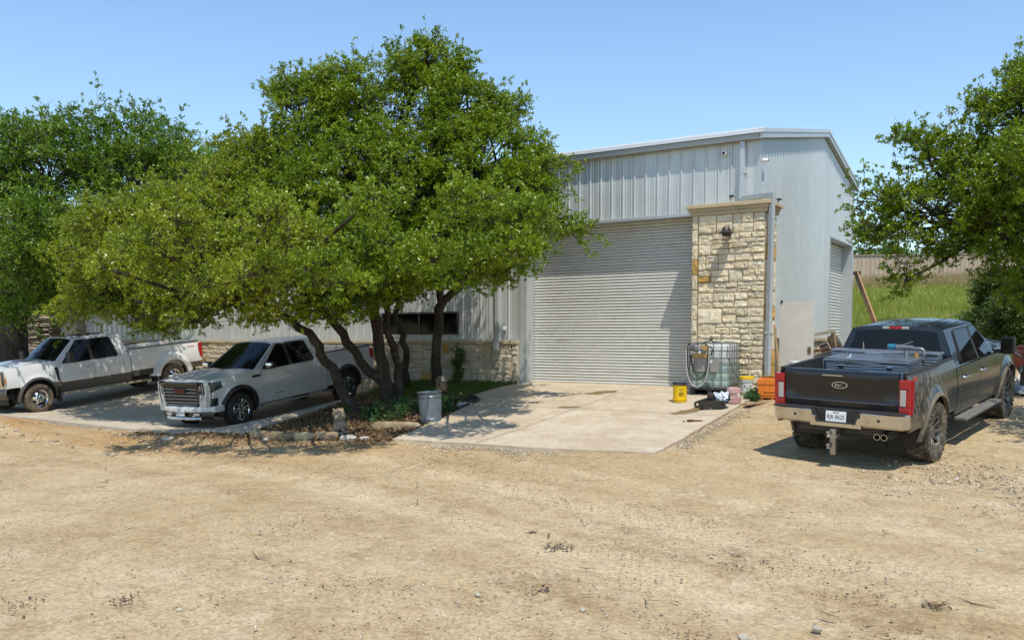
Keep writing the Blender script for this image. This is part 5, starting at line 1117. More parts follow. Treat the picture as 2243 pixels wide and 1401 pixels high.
for i in range(6):
    x = i*TW/5
    for y in (-.001, TD+.001): part(tote, 'cage_bar', galvB, lambda b: b.tube([(x, y, .12), (x, y, TH)], .011, 6))
    if 0 < i < 5:
        y = i*TD/5
        for x2 in (-.001, TW+.001): part(tote, 'cage_bar', galvB, lambda b: b.tube([(x2, y, .12), (x2, y, TH)], .011, 6))
for y in (.3, .68): part(tote, 'top_bar', galvB, lambda b: b.tube([(0, y, TH), (TW, y, TH)], .011, 6))
pid = part(tote, 'id_plate', mat('tote_plate', (.30, .29, .26), .5, .3, noise=(5, .12)), lambda b: (b.b2(.10, .44, -.022, -.012, .50, .80), b.b2(.47, .66, -.022, -.012, .50, .78)))
part(pid, 'sticker', whiteP, lambda b: b.b2(.46, .52, -.027, -.0225, .70, .77))
part(tote, 'drain_valve', mat('cap_dark', (.05, .05, .06), .5), lambda b: (b.tube([(.42, .02, .19), (.42, -.08, .17)], .045, 12), b.box((.42, -.06, .25), (.12, .02, .02))))
pm = thing('transfer_pump', 'black and tan pump with loops of hose hanging on the water tote', 'pump', (tx+.02, ty-.06, tz+.83), .06)
tanM = mat('tan_panel', (.42, .28, .09), .6, noise=(9, .2))
part(pm, 'mounting_board', tanM, lambda b: (b.b2(.08, .42, -.02, .01, -.02, .08, .006), b.b2(.24, .42, -.02, .0, .10, .26, .006))); part(pm, 'motor', mat('motor_grey', (.13, .13, .13), .45, .5), lambda b: (b.tube([(.02, -.06, .20), (.13, -.06, .20)], .07, 14), b.tube([(.13, -.06, .16), (.30, -.07, .13)], .045, 12), b.box((.33, -.05, .12), (.10, .08, .07), None, .01)), 40)
part(pm, 'meter', chrome, lambda b: b.lathe([(0, 0), (.035, 0), (.035, .03), (0, .035)], 14, Matrix.Translation((.26, -.09, .10)) @ Matrix.Rotation(math.pi/2, 4, 'X'))); part(pm, 'valve', blackM, lambda b: (b.tube([(.28, -.02, .28), (.34, -.02, .30), (.40, -.02, .26)], .014, 6), b.tube([(.0, -.06, .25), (.0, -.06, .31)], .02, 8)))
def loop(x0, x1, zt, zb, y, n=22, lean=0.):
    P = []
    for i in range(n+1):
        a = math.pi*i/n; P.append((lerp(x0, x1, (1-math.cos(a))/2), y-.03*math.sin(a), zt-(zt-zb)*math.sin(a)**.55+lean*math.cos(a)))
    return P
part(pm, 'hose', hoseM, lambda b: b.tube(loop(-.04, .43, .22, -.50, -.03), .013, 8), 60); part(pm, 'hose', hoseG, lambda b: b.tube(loop(-.05, .46, .20, -.66, -.07), .012, 8), 60); part(pm, 'hose', hoseM, lambda b: b.tube([(.42, -.03, .24), (.50, -.03, .22), (.53, -.03, .14), (.49, -.03, .05), (.40, -.03, .02)], .014, 8), 60)
part(pm, 'hose', hoseM, lambda b: b.tube([(.06, .02, .26), (.25, .15, .31), (.42, .2, .36), (.46, .2, .41), (.43, .2, .44), (.39, .2, .40), (.48, .2, .33), (.55, .2, .30)], .014, 7), 60)
part(pm, 'nozzle', blackM, lambda b: b.tube([(.05, -.04, .05), (.06, -.05, -.12), (.12, -.05, -.32), (.20, -.05, -.45)], [.022, .024, .014, .010], 8)); part(pm, 'power_cord', hoseM, lambda b: b.tube([(.85, .02, .25), (.84, -.03, .05), (.95, .2, -.35), (1.05, .5, -.60), (1.25, .6, -.72)], .007, 6))
# yellow pail
def pail(name, label, loc, r, h, body, lidm, lid_h, taper=.9, rings=(.82, .90), handle=True, cat='bucket'):
    t = thing(name, label, cat, loc); part(t, 'body', body, lambda b: b.lathe([(0, 0), (r*taper, 0), (r*taper*1.01, .01)]+[q for z in rings for q in ((r*lerp(taper, 1, z)-.001, h*z-.012), (r*lerp(taper, 1, z)+.012, h*z-.01), (r*lerp(taper, 1, z)+.012, h*z+.004), (r*lerp(taper, 1, z), h*z+.006))]+[(r, h)], 30), 35)
    part(t, 'lid', lidm, lambda b: b.lathe([(r+.012, h-.02), (r+.014, h+lid_h*.5), (r+.006, h+lid_h), (r*.92, h+lid_h), (r*.90, h+lid_h*.7), (0, h+lid_h*.75)], 30), 35)
    if handle: part(t, 'bail', mat('wire_grey', (.3, .3, .3), .4, .8), lambda b: b.tube([(r*math.cos(a)*1.06, -.35*r-abs(math.sin(a))*.02, h*.80-r*.9*math.sin(a)) for a in np.linspace(0, math.pi, 13)], .004, 6))
    return t
yb = pail('yellow_pail', 'yellow grease pail with black lid left of the water tote', ap(-.93, -2.42), .145, .38, yellowP, mat('pail_lid', (.03, .03, .035), .35), .04, 1.0, (.16,), False)
part(yb, 'lid_handle', mat('pail_grey', (.3, .32, .35), .3, .4), lambda b: (b.box((0, 0, .435), (.16, .05, .03), None, .01), b.box((-.05, -.06, .43), (.1, .06, .02), None, .006)))
a_yb = -1.0
ydir = (math.cos(a_yb), math.sin(a_yb)); yblk = mat('print_black', (.02, .02, .02), .5)
pr = MB(); 
for (u0, u1, z0, z1) in ((-.36, .36, .205, .211), (-.36, .36, .125, .131), (-.36, -.335, .125, .211), (.335, .36, .125, .211)):
    G = [[(.1472*math.cos(a_yb+u), .1472*math.sin(a_yb+u), z) for u in np.linspace(u0, u1, 8)] for z in (z0, z1)]; pr.grid(G)
pr.build('print_frame', yblk, yb)
text('print', 'MIST', .07, yblk, yb, Mx((.148*math.cos(a_yb), .148*math.sin(a_yb), .168), (-math.sin(a_yb), math.cos(a_yb), 0), (0, 0, 1)), .002, .003, .62)
for z, w in ((.275, .16), (.245, .12)):
    part(yb, 'print_line', yblk, lambda b: b.grid([[(.1472*math.cos(a_yb+u), .1472*math.sin(a_yb+u), zz) for u in np.linspace(-w*2, w*2, 6)] for zz in (z, z+.009)]))
yl = pail('white_bucket', 'white bucket with bright yellow lid beside the stone pillar', (.0, -.78, T(0, -.8)+AP), .15, .34, whiteP, yellowP, .05)
# faded pink steel can
pk_ = thing('steel_can', 'faded pink steel fuel can at the edge of the concrete apron', 'fuel can', ap(.20, -2.30)); pinkM = mat('faded_pink', (.42, .24, .22), .6, 0, .3, noise=(7, .15), mixes=[((.50, .38, .34), 4, .5, .75)])
part(pk_, 'body', pinkM, lambda b: b.lathe([(0, 0), (.145, 0), (.15, .008), (.148, .09), (.152, .097), (.148, .105), (.148, .21), (.152, .217), (.148, .225), (.148, .285), (.135, .315), (.06, .335), (0, .335)], 30), 30)
part(pk_, 'label_sticker', whiteP, lambda b: b.grid([[(.151*math.cos(u), .151*math.sin(u), z) for u in np.linspace(-.75, -.35, 6)] for z in (.13, .21)])); part(pk_, 'spout', mat('rusty_spout', (.10, .045, .03), .7), lambda b: (b.tube([(0, 0, .33), (.0, 0, .37), (.05, .02, .40)], .02, 8), b.box((.0, .03, .38), (.10, .02, .02)), b.tube([(-.07, .0, .33), (-.08, 0, .38), (.03, 0, .40)], .008, 6)))
# black linkage (two drilled arms and a scoop)
jk = thing('linkage_attachment', 'greasy black steel linkage with drilled arms lying on the apron', 'machine part', ap(.0, -3.0), .42); steelK = mat('greasy_steel', (.035, .030, .025), .45, .3, noise=(12, .3), mixes=[((.10, .08, .06), 7, .55, .7)])
def link(b, a, c, r0, r1, th, hole, M):
    """flat bar with rounded drilled ends from a to c in the XZ plane"""
    n = 12; ang = math.atan2(c[1]-a[1], c[0]-a[0]); P = []
    for i in range(n+1): q = ang+math.pi/2+math.pi*i/n; P.append((a[0]+r0*math.cos(q), a[1]+r0*math.sin(q)))
    for i in range(n+1): q = ang-math.pi/2+math.pi*i/n; P.append((c[0]+r1*math.cos(q), c[1]+r1*math.sin(q)))
    bm = bmesh.new(); vs = [bm.verts.new((x, 0, z)) for x, z in P]; es = [bm.edges.new((vs[i], vs[(i+1) % len(vs)])) for i in range(len(vs))]
    for (hx, hz_) in (a, c):
        hv = [bm.verts.new((hx+hole*math.cos(2*math.pi*i/10), 0, hz_+hole*math.sin(2*math.pi*i/10))) for i in range(10)]; es += [bm.edges.new((hv[i], hv[(i+1) % 10])) for i in range(10)]
    bmesh.ops.triangle_fill(bm, edges=es, use_beauty=True); r = bmesh.ops.extrude_face_region(bm, geom=bm.faces[:]); bmesh.ops.translate(bm, vec=(0, th, 0), verts=[g for g in r['geom'] if isinstance(g, bmesh.types.BMVert)])
    bm.verts.index_update(); b.add([M @ v.co for v in bm.verts], [tuple(v.index for v in f.verts) for f in bm.faces]); bm.free()
part(jk, 'arm', steelK, lambda b: link(b, (-.22, .075), (.17, .10), .075, .07, .05, .026, Matrix.Translation((0, -.16, 0)))); part(jk, 'arm', steelK, lambda b: link(b, (-.30, .07), (.05, .20), .07, .06, .05, .026, Matrix.Translation((0, .10, 0))))
part(jk, 'scoop', steelK, lambda b: b.grid([[(.16+.17*math.cos(a)*1.0, y, .23+.15*math.sin(a)) for a in np.linspace(-2.6, .5, 12)] for y in (-.13, 0, .13)]), 40); part(jk, 'pin', steelK, lambda b: b.tube([(-.06, -.14, .26), (-.02, .16, .28)], .04, 12), 40); part(jk, 'side_plate', steelK, lambda b: b.prism([(-.12, .13, .10), (.25, .13, .05), (.34, .13, .28), (.10, .13, .34), (-.1, .13, .26)], (0, .03, 0))); part(jk, 'crossbar', steelK, lambda b: b.tube([(-.22, -.18, .075), (-.22, .16, .075)], .024, 10))
bag = thing('plastic_bag', 'crumpled white plastic bag stuffed in the black linkage', 'bag', (.17, -2.86, T(.1, -2.9)+AP+.20)); rb_ = random.Random(5)
def crumple(b, r, sq, seed, amt=.22):
    q = random.Random(seed); bm = bmesh.new(); bmesh.ops.create_icosphere(bm, subdivisions=3, radius=r)
    for v in bm.verts:
        n = v.co.normalized(); k = 1+amt*(math.sin(n.x*7+seed)*math.sin(n.y*6+1.7)+.6*math.sin(n.z*11+n.x*9))+q.uniform(-.07, .07); v.co = n*r*k; v.co.z *= sq
    bm.verts.index_update(); b.add([v.co.copy() for v in bm.verts], [tuple(v.index for v in f.verts) for f in bm.faces]); bm.free()
part(bag, 'bag_body', mat('bag_white', (.62, .68, .74), .35, 0, .5), lambda b: crumple(b, .13, .95, 4), 25); part(bag, 'bag_ears', mat('bag_white', (.62, .68, .74), .35, 0, .5), lambda b: (b.prism([(-.05, -.02, .08), (-.13, -.04, -.02), (-.20, -.03, .10), (-.19, -.02, .12)], (0, .012, 0)), b.prism([(.04, 0, .08), (.10, .01, .0), (.13, .0, .07)], (0, .012, 0))))
ru = thing('rusty_turnbuckle', 'small rusty turnbuckle lying alone on the concrete apron', 'turnbuckle', (.10, -4.42, T(.1, -4.42)+AP), .75); rust = mat('rust', (.10, .04, .022), .8, .2, noise=(12, .3))
part(ru, 'barrel', rust, lambda b: b.tube([(-.10, 0, .022), (.02, 0, .022)], .022, 10)); part(ru, 'eye', rust, lambda b: b.tube([(-.165+.025*math.cos(a), .025*math.sin(a), .012) for a in np.linspace(0, 6.283, 13)[:-1]], .007, 6, closed=True)); part(ru, 'frame', rust, lambda b: (b.tube([(.02, 0, .02), (.07, .035, .02), (.16, .03, .018), (.21, 0, .015)], .012, 6), b.tube([(.02, 0, .02), (.07, -.035, .02), (.16, -.03, .018), (.21, 0, .015)], .012, 6)))
# orange chest, rope, cup
oc = thing('orange_chest', 'orange plastic chest with moulded handles beside the black pickup', 'storage box', (.68, -1.18, T(.7, -1.2)), .30)
part(oc, 'body', orangeP, lambda b: (b.b2(-.30, .30, -.22, .22, .08, .30, .012), b.b2(-.29, .29, -.21, .21, .03, .08, .01)), None); part(oc, 'lid', orangeP, lambda b: (b.b2(-.31, .31, -.23, .23, .305, .42, .015), b.b2(-.27, .27, -.20, .20, .42, .45, .012)))
part(oc, 'ridge', mat('orange_light', (.70, .24, .03), .45), lambda b: (b.b2(-.16, .16, -.236, -.221, .165, .18, .003), b.b2(-.17, -.155, -.236, -.221, .165, .22, .003), b.b2(.155, .17, -.236, -.221, .165, .22, .003))); 
for x in (-.22, .0, .22): part(oc, 'foot', orangeP, lambda b: b.b2(x-.03, x+.03, -.2, .2, 0, .03))
rp = thing('rope_coil', 'tangled brown rope lying on the orange chest', 'rope', (.66, -1.16, T(.7, -1.2)+.45)); ropeM = mat('brown_rope', (.26, .15, .035), .9, noise=(40, .3)); rq = random.Random(3)
part(rp, 'strand', ropeM, lambda b: b.tube([(.20*math.cos(i*.55)*(.6+.4*rq.random()), .13*math.sin(i*.55)*(.6+.4*rq.random()), .012+.03*rq.random()) for i in range(60)], .011, 6)); part(rp, 'tail', ropeM, lambda b: b.tube([(.2, .0, .015), (.28, -.05, .015), (.31, -.1, .012)], .010, 6))
cp = thing('paper_cup', 'small white cup standing on the orange chest', 'cup', (.83, -1.06, T(.7, -1.2)+.452)); part(cp, 'cup_body', whiteP, lambda b: b.lathe([(0, 0), (.045, 0), (.062, .12), (.056, .12), (.04, .01)], 18), 40); part(cp, 'rim', whiteP, lambda b: b.tube([(.062*math.cos(a), .062*math.sin(a), .12) for a in np.linspace(0, 6.283, 19)[:-1]], .005, 6, closed=True))
# boards and leaning things at the corner
bd = thing('loose_board', 'short brown board lying on the dirt by the apron edge', 'board', (.60, -2.1, T(.6, -2.1)+.02), 1.38); part(bd, 'plank', woodM, lambda b: b.box((0, 0, .012), (.95, .16, .03), None, .004)); part(bd, 'batten', woodM, lambda b: b.box((.3, .0, .034), (.08, .14, .016), None, .003))
st = thing('leaning_stick', 'thin wooden stake leaning on the pillar behind the downspout', 'stake', (.62, -.35, T(.62, -.35))); part(st, 'shaft', woodM, lambda b: b.bar((.02, 0, 0), (-.20, .25, 1.5), .05, .03, .004)); part(st, 'tip', woodR, lambda b: b.bar((-.20, .25, 1.5), (-.215, .265, 1.58), .035, .022))
lf = thing('door_leaf', 'loose pale grey door leaf leaning beside the gable wall', 'door', (.30, .78, T(.4, .8)+.0), .22); lfm = mat('door_leaf_grey', (.47, .45, .40), .55, noise=(5, .08))
R_l = Matrix.Rotation(-.05, 3, 'X'); part(lf, 'panel', lfm, lambda b: b.box(R_l @ Vector((.36, .02, 1.03)), (.76, .045, 2.06), R_l, .004)); lk = part(lf, 'lock_plate', mat('brass_old', (.20, .15, .07), .4, .7), lambda b: b.box(R_l @ Vector((.655, -.012, .93)), (.075, .02, .16), R_l, .006)); part(lk, 'keyhole', blackM, lambda b: b.box(R_l @ Vector((.655, -.026, .93)), (.02, .008, .07), R_l)); part(lf, 'edge_strip', mat('door_edge', (.55, .53, .47), .5), lambda b: b.box(R_l @ Vector((.745, .02, 1.03)), (.012, .05, 2.06), R_l)); part(lf, 'hinge', blackM, lambda b: b.box(R_l @ Vector((.02, .0, 2.08)), (.05, .05, .05), R_l))
cb = thing('wooden_crate', 'low slatted wooden crate under the white bucket behind the tailgate', 'crate', (.95, -.05, T(.95, -.05)), .3)
for z in (.05, .17, .29):
    for (x, y, w, d) in ((0, -.2, .44, .02), (0, .2, .44, .02), (-.21, 0, .02, .38), (.21, 0, .02, .38)): part(cb, 'slat', woodG, lambda b: b.box((x, y, z), (w, d, .09), None, .003))
part(cb, 'crate_top', woodG, lambda b: b.box((0, 0, .345), (.46, .44, .02), None, .003))
wb_ = pail('white_bucket', 'white lidded bucket with purple label in front of the leaning door leaf', (.90, -.10, T(.95, -.05)+.356), .14, .36, whiteP, whiteP, .045); part(wb_, 'label_sticker', mat('purple_label', (.10, .04, .32), .5), lambda b: b.grid([[(.1405*math.cos(u), .1405*math.sin(u), z) for u in np.linspace(-.9, -.45, 5)] for z in (.17, .27)]))
# old tyres against the gable wall
def tyre(label, loc, rot, r=.38, w=.24):
    t = thing('old_tyre', label, 'tyre', loc, 0, 'old tyres heaped by the side door'); t.rotation_euler = rot; hw = w/2; om = mat('old_rubber', (.055, .050, .044), .9, 0, .2, noise=(8, .3), mixes=[((.13, .11, .085), 5, .5, .7)])
    part(t, 'carcass', om, lambda b: b.lathe([(r*.58, -hw*.7), (r*.62, -hw*.95), (r*.8, -hw), (r*.95, -hw*.88), (r*.99, -hw*.7), (r*.99, hw*.7), (r*.95, hw*.88), (r*.8, hw), (r*.62, hw*.95), (r*.58, hw*.7)], 36, None, True), 35)
    part(t, 'tread', om, lambda b: [b.box((r*1.0*math.cos(a), r*1.0*math.sin(a), z), (.022, 2*math.pi*r/36*.7, hw*.55), Matrix.Rotation(a, 3, 'Z')) for a in [2*math.pi*i/36 for i in range(36)] for z in (-hw*.42, hw*.42)]); return t
g_ = lambda x, y: T(x, y)
tyre('old tyre lying flat lowest in the heap by the side door', (.80, 3.9, g_(.8, 3.9)+.13), (.05, 0, 0)); tyre('old tyre tilted over the flat one beside the gable wall', (.62, 4.1, g_(.8, 3.9)+.42), (.3, -.25, .3)); tyre('old tyre standing against the gable wainscot behind the pickup cab', (.50, 4.9, g_(.5, 4.9)+.40), (.0, 1.25, .2)); tyre('old tyre standing nearest the side door behind the pickup cab', (.62, 5.6, g_(.6, 5.6)+.55), (.1, 1.1, .35), .44, .28); tyre('old tyre leaning half upright in front of the wainscot', (1.0, 4.6, g_(1., 4.6)+.36), (.2, .85, .1))
sh_ = thing('wooden_trestle', 'weathered wooden trestle standing against the gable wainscot', 'trestle', (.45, 4.55, g_(.4, 4.6)), .59); hz_ = 1.36-g_(.4, 4.6)
part(sh_, 'top_beam', woodG, lambda b: b.bar((-.62, 0, hz_-.09), (.30, 0, hz_+.06), .10, .09, .006))
for x, d in ((.22, .12), (.27, -.14), (-.5, .12), (-.5, -.14)): part(sh_, 'leg', woodM, lambda b: b.bar((x, 0, hz_-.02+(.04 if x > 0 else -.1)), (x+.12, d*1.6, 0), .05, .04, .004))
pi_ = thing('rusty_pipe', 'rusty pipe lying across the heap of tyres', 'pipe', (.7, 3.6, .9)); part(pi_, 'tube', mat('pipe_rust', (.17, .075, .045), .8, .2, noise=(9, .25)), lambda b: b.tube([(-.35, -.1, .0), (.25, .35, .06)], .035, 10)); part(pi_, 'coupling', rust, lambda b: b.tube([(.22, .33, .057), (.30, .385, .065)], .048, 10))
pl_ = thing('leaning_plank', 'long brown plank leaning on the far corner of the gable wall', 'plank', (0, 0, 0)); p0, p1 = px(1876, 600, 29.6), px(1940, 770, 27.6); part(pl_, 'board', woodR, lambda b: b.bar(p0, p1, .05, .22, .004)); part(pl_, 'end_cap', mat('plank_dark', (.06, .05, .045), .8), lambda b: b.box(p0+Vector((0, 0, .03)), (.26, .12, .12), None, .01))
# machine at the right edge and roofing sheets on the ground
rm = thing('red_machine', 'red engine cover of a machine cut by the right edge', 'machine', (5.30, 2.75, T(5.3, 2.75)), .5); redM = mat('red_machine_paint', (.30, .035, .02), .4, noise=(6, .15)); z0 = .84-T(5.3, 2.75)
part(rm, 'engine_cover', redM, lambda b: (b.b2(-.22, .5, -.3, .3, z0-.27, z0+.14, .06), b.b2(-.14, .45, -.25, .25, z0+.13, z0+.24, .05))); part(rm, 'rib', redM, lambda b: [b.b2(x, x+.03, -.315, .2, z0-.2, z0+.18, .01) for x in (-.05, .12, .28)]); part(rm, 'frame', blackM, lambda b: (b.b2(-.1, .5, -.25, .25, z0-.36, z0-.28), [b.b2(x, x+.08, y, y+.08, 0, z0-.3) for x in (-.05, .35) for y in (-.25, .15)])); part(rm, 'fuel_tank', galvB, lambda b: b.b2(.02, .5, -.2, .2, z0+.42, z0+.58, .03)); part(rm, 'bracket', blackM, lambda b: b.b2(.05, .42, -.15, .15, z0+.24, z0+.42, .01)); part(rm, 'strut', galvB, lambda b: b.bar((-.2, -.2, z0-.05), (-.42, -.2, z0+.1), .04, .04)); part(rm, 'strut', galvB, lambda b: b.bar((-.2, -.2, z0-.2), (-.3, -.25, z0-.38), .04, .04))
rsx = thing('roofing_sheets', 'stack of corrugated roofing sheets lying on gravel at the right edge', 'metal sheets', (5.35, 2.3, T(5.35, 2.3)+.02), .45)
for k in range(3): part(rsx, 'sheet', galvS, lambda b: b.grid([[(x, y+.02*k, .04+k*.045+.025*math.cos(2*math.pi*y/.14)) for y in np.linspace(-.5, .5, 57)] for x in (-.42+.03*k, 1.6)]), 50)
# galvanized can beside the trunk
tcx, tcy = -5.20, -5.52; tc_ = thing('trash_can', 'dented galvanized metal trash can by the apron edge under the oaks', 'trash can', (tcx, tcy, T(tcx, tcy)+.0)); tc_.rotation_euler = (.03, -.05, 0); canM = mat('galvanized_can', (.19, .225, .25), .42, .5, noise=(6, .18), mixes=[((.12, .145, .165), 4, .5, .75)])
def can(b):
    n = 96; G = []
    for z, r, rib in ((0, .205, 0), (.015, .212, 0), (.10, .216, 0), (.112, .224, 0), (.124, .217, 0), (.135, .217, 1), (.50, .238, 1), (.52, .239, 0), (.56, .242, 0), (.572, .25, 0), (.584, .243, 0), (.64, .248, 0), (.66, .262, 0), (.672, .262, 0), (.672, .246, 0), (.60, .236, 0), (.05, .20, 0), (.05, 0.001, 0)):
        row = []
        for j in range(n+1):
            a = 2*math.pi*j/n; q = r+(.006 if rib and j % 3 == 0 else -.002 if rib else 0)
            dent = -.028*math.exp(-(((a-5.15)/.35)**2+((z-.27)/.09)**2)) if r > .1 else 0
            row.append(((q+dent)*math.cos(a), (q+dent)*math.sin(a), z))
        G.append(row)
    b.grid(G)
part(tc_, 'can_body', canM, can, 30)
for s in (1, -1): part(tc_, 'handle', canM, lambda b: b.tube([(s*.235*math.cos(a_)*1., s*.235*math.sin(a_), .34+dz) for a_, dz in ((-.25, .02), (-.2, -.03), (.2, -.03), (.25, .02))], .008, 6))
# lion statue
ln = thing('lion_statue', 'small seated stone lion statue facing left on the border stones', 'statue', (-6.50, -6.88, T(-6.5, -6.88)+.05), 2.9); ln.scale = (1.3, 1.3, 1.1); ls = mat('statue_stone', (.30, .235, .165), .95, 0, .2, noise=(14, .2), bump=(40, .9, .02), mixes=[((.19, .18, .12), 6, .5, .7)])
def ell(b, c, r, seed=0, amt=0., n=2):
    q = random.Random(seed); bm = bmesh.new(); bmesh.ops.create_icosphere(bm, subdivisions=n, radius=1)
    for v in bm.verts: k = 1+q.uniform(-amt, amt); v.co = Vector((v.co.x*r[0]*k+c[0], v.co.y*r[1]*k+c[1], v.co.z*r[2]*k+c[2]))
    bm.verts.index_update(); b.add([v.co.copy() for v in bm.verts], [tuple(v.index for v in f.verts) for f in bm.faces]); bm.free()
def lionbody(b):
    bm = bmesh.new(); bb = MB()
    for c, r in (((-.05, 0, .12), (.11, .085, .10)), ((.03, 0, .17), (.085, .075, .14)), ((.065, .04, .09), (.03, .028, .10)), ((.065, -.04, .09), (.03, .028, .10)), ((.09, .042, .02), (.045, .03, .022)), ((.09, -.042, .02), (.045, .03, .022)), ((-.03, .085, .06), (.08, .035, .06)), ((-.03, -.085, .06), (.08, .035, .06)), ((.02, .09, .018), (.06, .03, .02)), ((.02, -.09, .018), (.06, .03, .02)), ((-.15, .03, .03), (.07, .02, .02))): ell(bb, c, r, 1, .03)
    b.add(bb.v, bb.f)
lb_ = part(ln, 'body', ls, lionbody, 60); rmsh = lb_.modifiers.new('r', 'REMESH'); rmsh.mode = 'VOXEL'; rmsh.voxel_size = .012
hd = part(ln, 'mane', ls, lambda b: (ell(b, (.03, 0, .325), (.085, .10, .105), 3, .09, 3), ell(b, (.0, 0, .26), (.08, .095, .09), 5, .10, 3)), 30)
part(ln, 'muzzle', ls, lambda b: (ell(b, (.105, 0, .315), (.045, .04, .038)), ell(b, (.095, .0, .35), (.035, .045, .035)), ell(b, (.135, 0, .325), (.014, .02, .012))), 60); part(ln, 'ear', ls, lambda b: (ell(b, (.04, .08, .405), (.018, .02, .022)), ell(b, (.04, -.08, .405), (.018, .02, .022))), 60); part(ln, 'plinth', ls, lambda b: b.box((-.02, 0, -.02), (.34, .24, .05), None, .012))
# border stones
bsM = mat('border_stone', (.27, .20, .12), .95, 0, .2, noise=(10, .22), rand=.25, bump=(24, .9, .02), mixes=[((.38, .33, .22), 3, .5, .7)])
def rockmesh(b, d, seed, n=3, flat=False):
    q = random.Random(seed); bm = bmesh.new(); bmesh.ops.create_cube(bm, size=1); bmesh.ops.subdivide_edges(bm, edges=bm.edges[:], cuts=n-1, use_grid_fill=True)
    for v in bm.verts:
        p = v.co.copy(); m_ = p.normalized()*.62; p = p.lerp(m_, .35 if flat else .7); v.co = Vector((p.x*d[0]*(1+q.uniform(-.08, .08)), p.y*d[1]*(1+q.uniform(-.1, .1)), p.z*d[2]*(1+q.uniform(-.12, .12))))
    bm.verts.index_update(); b.add([v.co.copy() for v in bm.verts], [tuple(v.index for v in f.verts) for f in bm.faces]); bm.free()
words = ['leftmost', 'second', 'third', 'fourth', 'fifth']
bpos = [(-8.05, -7.52, .62, 'long brown border stone at the left end of the planting bed'), (-7.38, -7.60, .62, 'second brown border stone from the left along the planting bed'), (-6.82, -7.55, .40, 'pale yellow border stone just left of the lion statue'), (-6.35, -7.42, .48, 'rough brown border stone directly in front of the lion statue')]
for i, (x, y, L_, lab) in enumerate(bpos):
    b = MB(); rockmesh(b, (L_, .22, .18), 40+i, 3, True); o = b.build('border_stone', bsM if i != 2 else mat('pale_border_stone', (.46, .38, .22), .95, noise=(10, .2), bump=(24, .8, .02)), smooth=25); o.location = (x, y, T(x, y)+.05); o.rotation_euler = (0, 0, -.05); tag(o, lab, 'stone', 'border stones of the planting bed')
b = MB(); rockmesh(b, (.95, .16, .16), 60, 4, True); o = b.build('border_stone', bsM, smooth=25); o.location = (-5.62, -6.15, T(-5.6, -6.15)+.05); o.rotation_euler = (0, 0, .42); tag(o, 'long flat border stone lying in the mulch in front of the ivy', 'stone', 'border stones of the planting bed')
pale = mat('pale_rock', (.44, .42, .37), .9, noise=(9, .2), rand=.15, bump=(22, .8, .02))
for i, (x, y, s, lab) in enumerate([(-5.72, -7.48, .30, 'pale flat rock right of the lion statue'), (-5.42, -7.35, .18, 'small round pale rock nearest the apron corner'), (-4.62, -5.05, .20, 'round rock behind the galvanized can'), (-5.72, -3.55, .34, 'flat rock inside the curved bed edging'), (-7.6, -7.85, .16, 'small white rock in front of the border stones'), (-10.0, -8.35, .22, 'lone flat white rock on the dirt before the silver pickup')]):
    b = MB(); rockmesh(b, (s, s*.7, s*.45), 70+i); o = b.build('rock', pale, smooth=25); o.location = (x, y, T(x, y)+s*.1); o.rotation_euler = (0, 0, i*1.3); tag(o, lab, 'rock', 'pale rocks round the planting bed')
eg = thing('bed_edging', 'thin black edging curved round the tip of the planting bed', 'edging', (0, 0, 0)); ep = [(-6.30, -2.52), (-6.0, -2.66), (-5.72, -2.95), (-5.58, -3.3), (-5.56, -3.72), (-5.42, -4.2)]; part(eg, 'strip', mat('edging_black', (.03, .03, .03), .7), lambda b: b.grid([[(x-.015, y, T(x, y)+z) for x, y in ep] for z in (-.05, .11)]+[[(x-.035, y, T(x, y)+z) for x, y in ep] for z in (.11, -.05)])); part(eg, 'stake', blackM, lambda b: [b.box((x-.05, y, T(x, y)+.04), (.02, .02, .12)) for x, y in ep[1:5:2]])
bh = thing('birdhouse_post', 'weathered birdhouse on a leaning post behind the galvanized can', 'birdhouse', (-6.28, -3.62, T(-6.28, -3.62))); bh.scale = (.8, .8, .8); bwm = mat('old_birdhouse_wood', (.12, .085, .06), .9, noise=(8, .25))
part(bh, 'post', bark, lambda b: b.tube([(0, 0, -.05), (-.03, .02, .25), (-.10, .05, .52)], [.05, .045, .04], 9)); hs = part(bh, 'house', bwm, lambda b: (b.prism([(-.24, -.05, .48), (0.0, -.05, .48), (.0, -.05, .74), (-.12, -.05, .86), (-.24, -.05, .74)], (0, .2, 0)))); part(hs, 'roof_board', woodG, lambda b: (b.bar((-.12, .05, .885), (-.26, .05, .76), .24, .02), b.bar((-.12, .05, .885), (.02, .05, .76), .24, .02))); part(hs, 'entrance', dark, lambda b: b.lathe([(0, 0), (.03, 0), (.03, .004), (0, .004)], 12, Matrix.Translation((-.12, -.052, .66)) @ Matrix.Rotation(math.pi/2, 4, 'X')))
sr = thing('metal_stake', 'thin rusty stake standing beside the silver pickup rear wheel', 'stake', (-9.35, -3.0, T(-9.35, -3.0))); part(sr, 'rod', rust, lambda b: b.tube([(.06, -.02, -.05), (0, 0, .3), (-.06, .03, .62)], .008, 6)); part(sr, 'hook', rust, lambda b: b.tube([(-.06, .03, .62), (-.08, .03, .66), (-.05, .03, .68)], .007, 6))
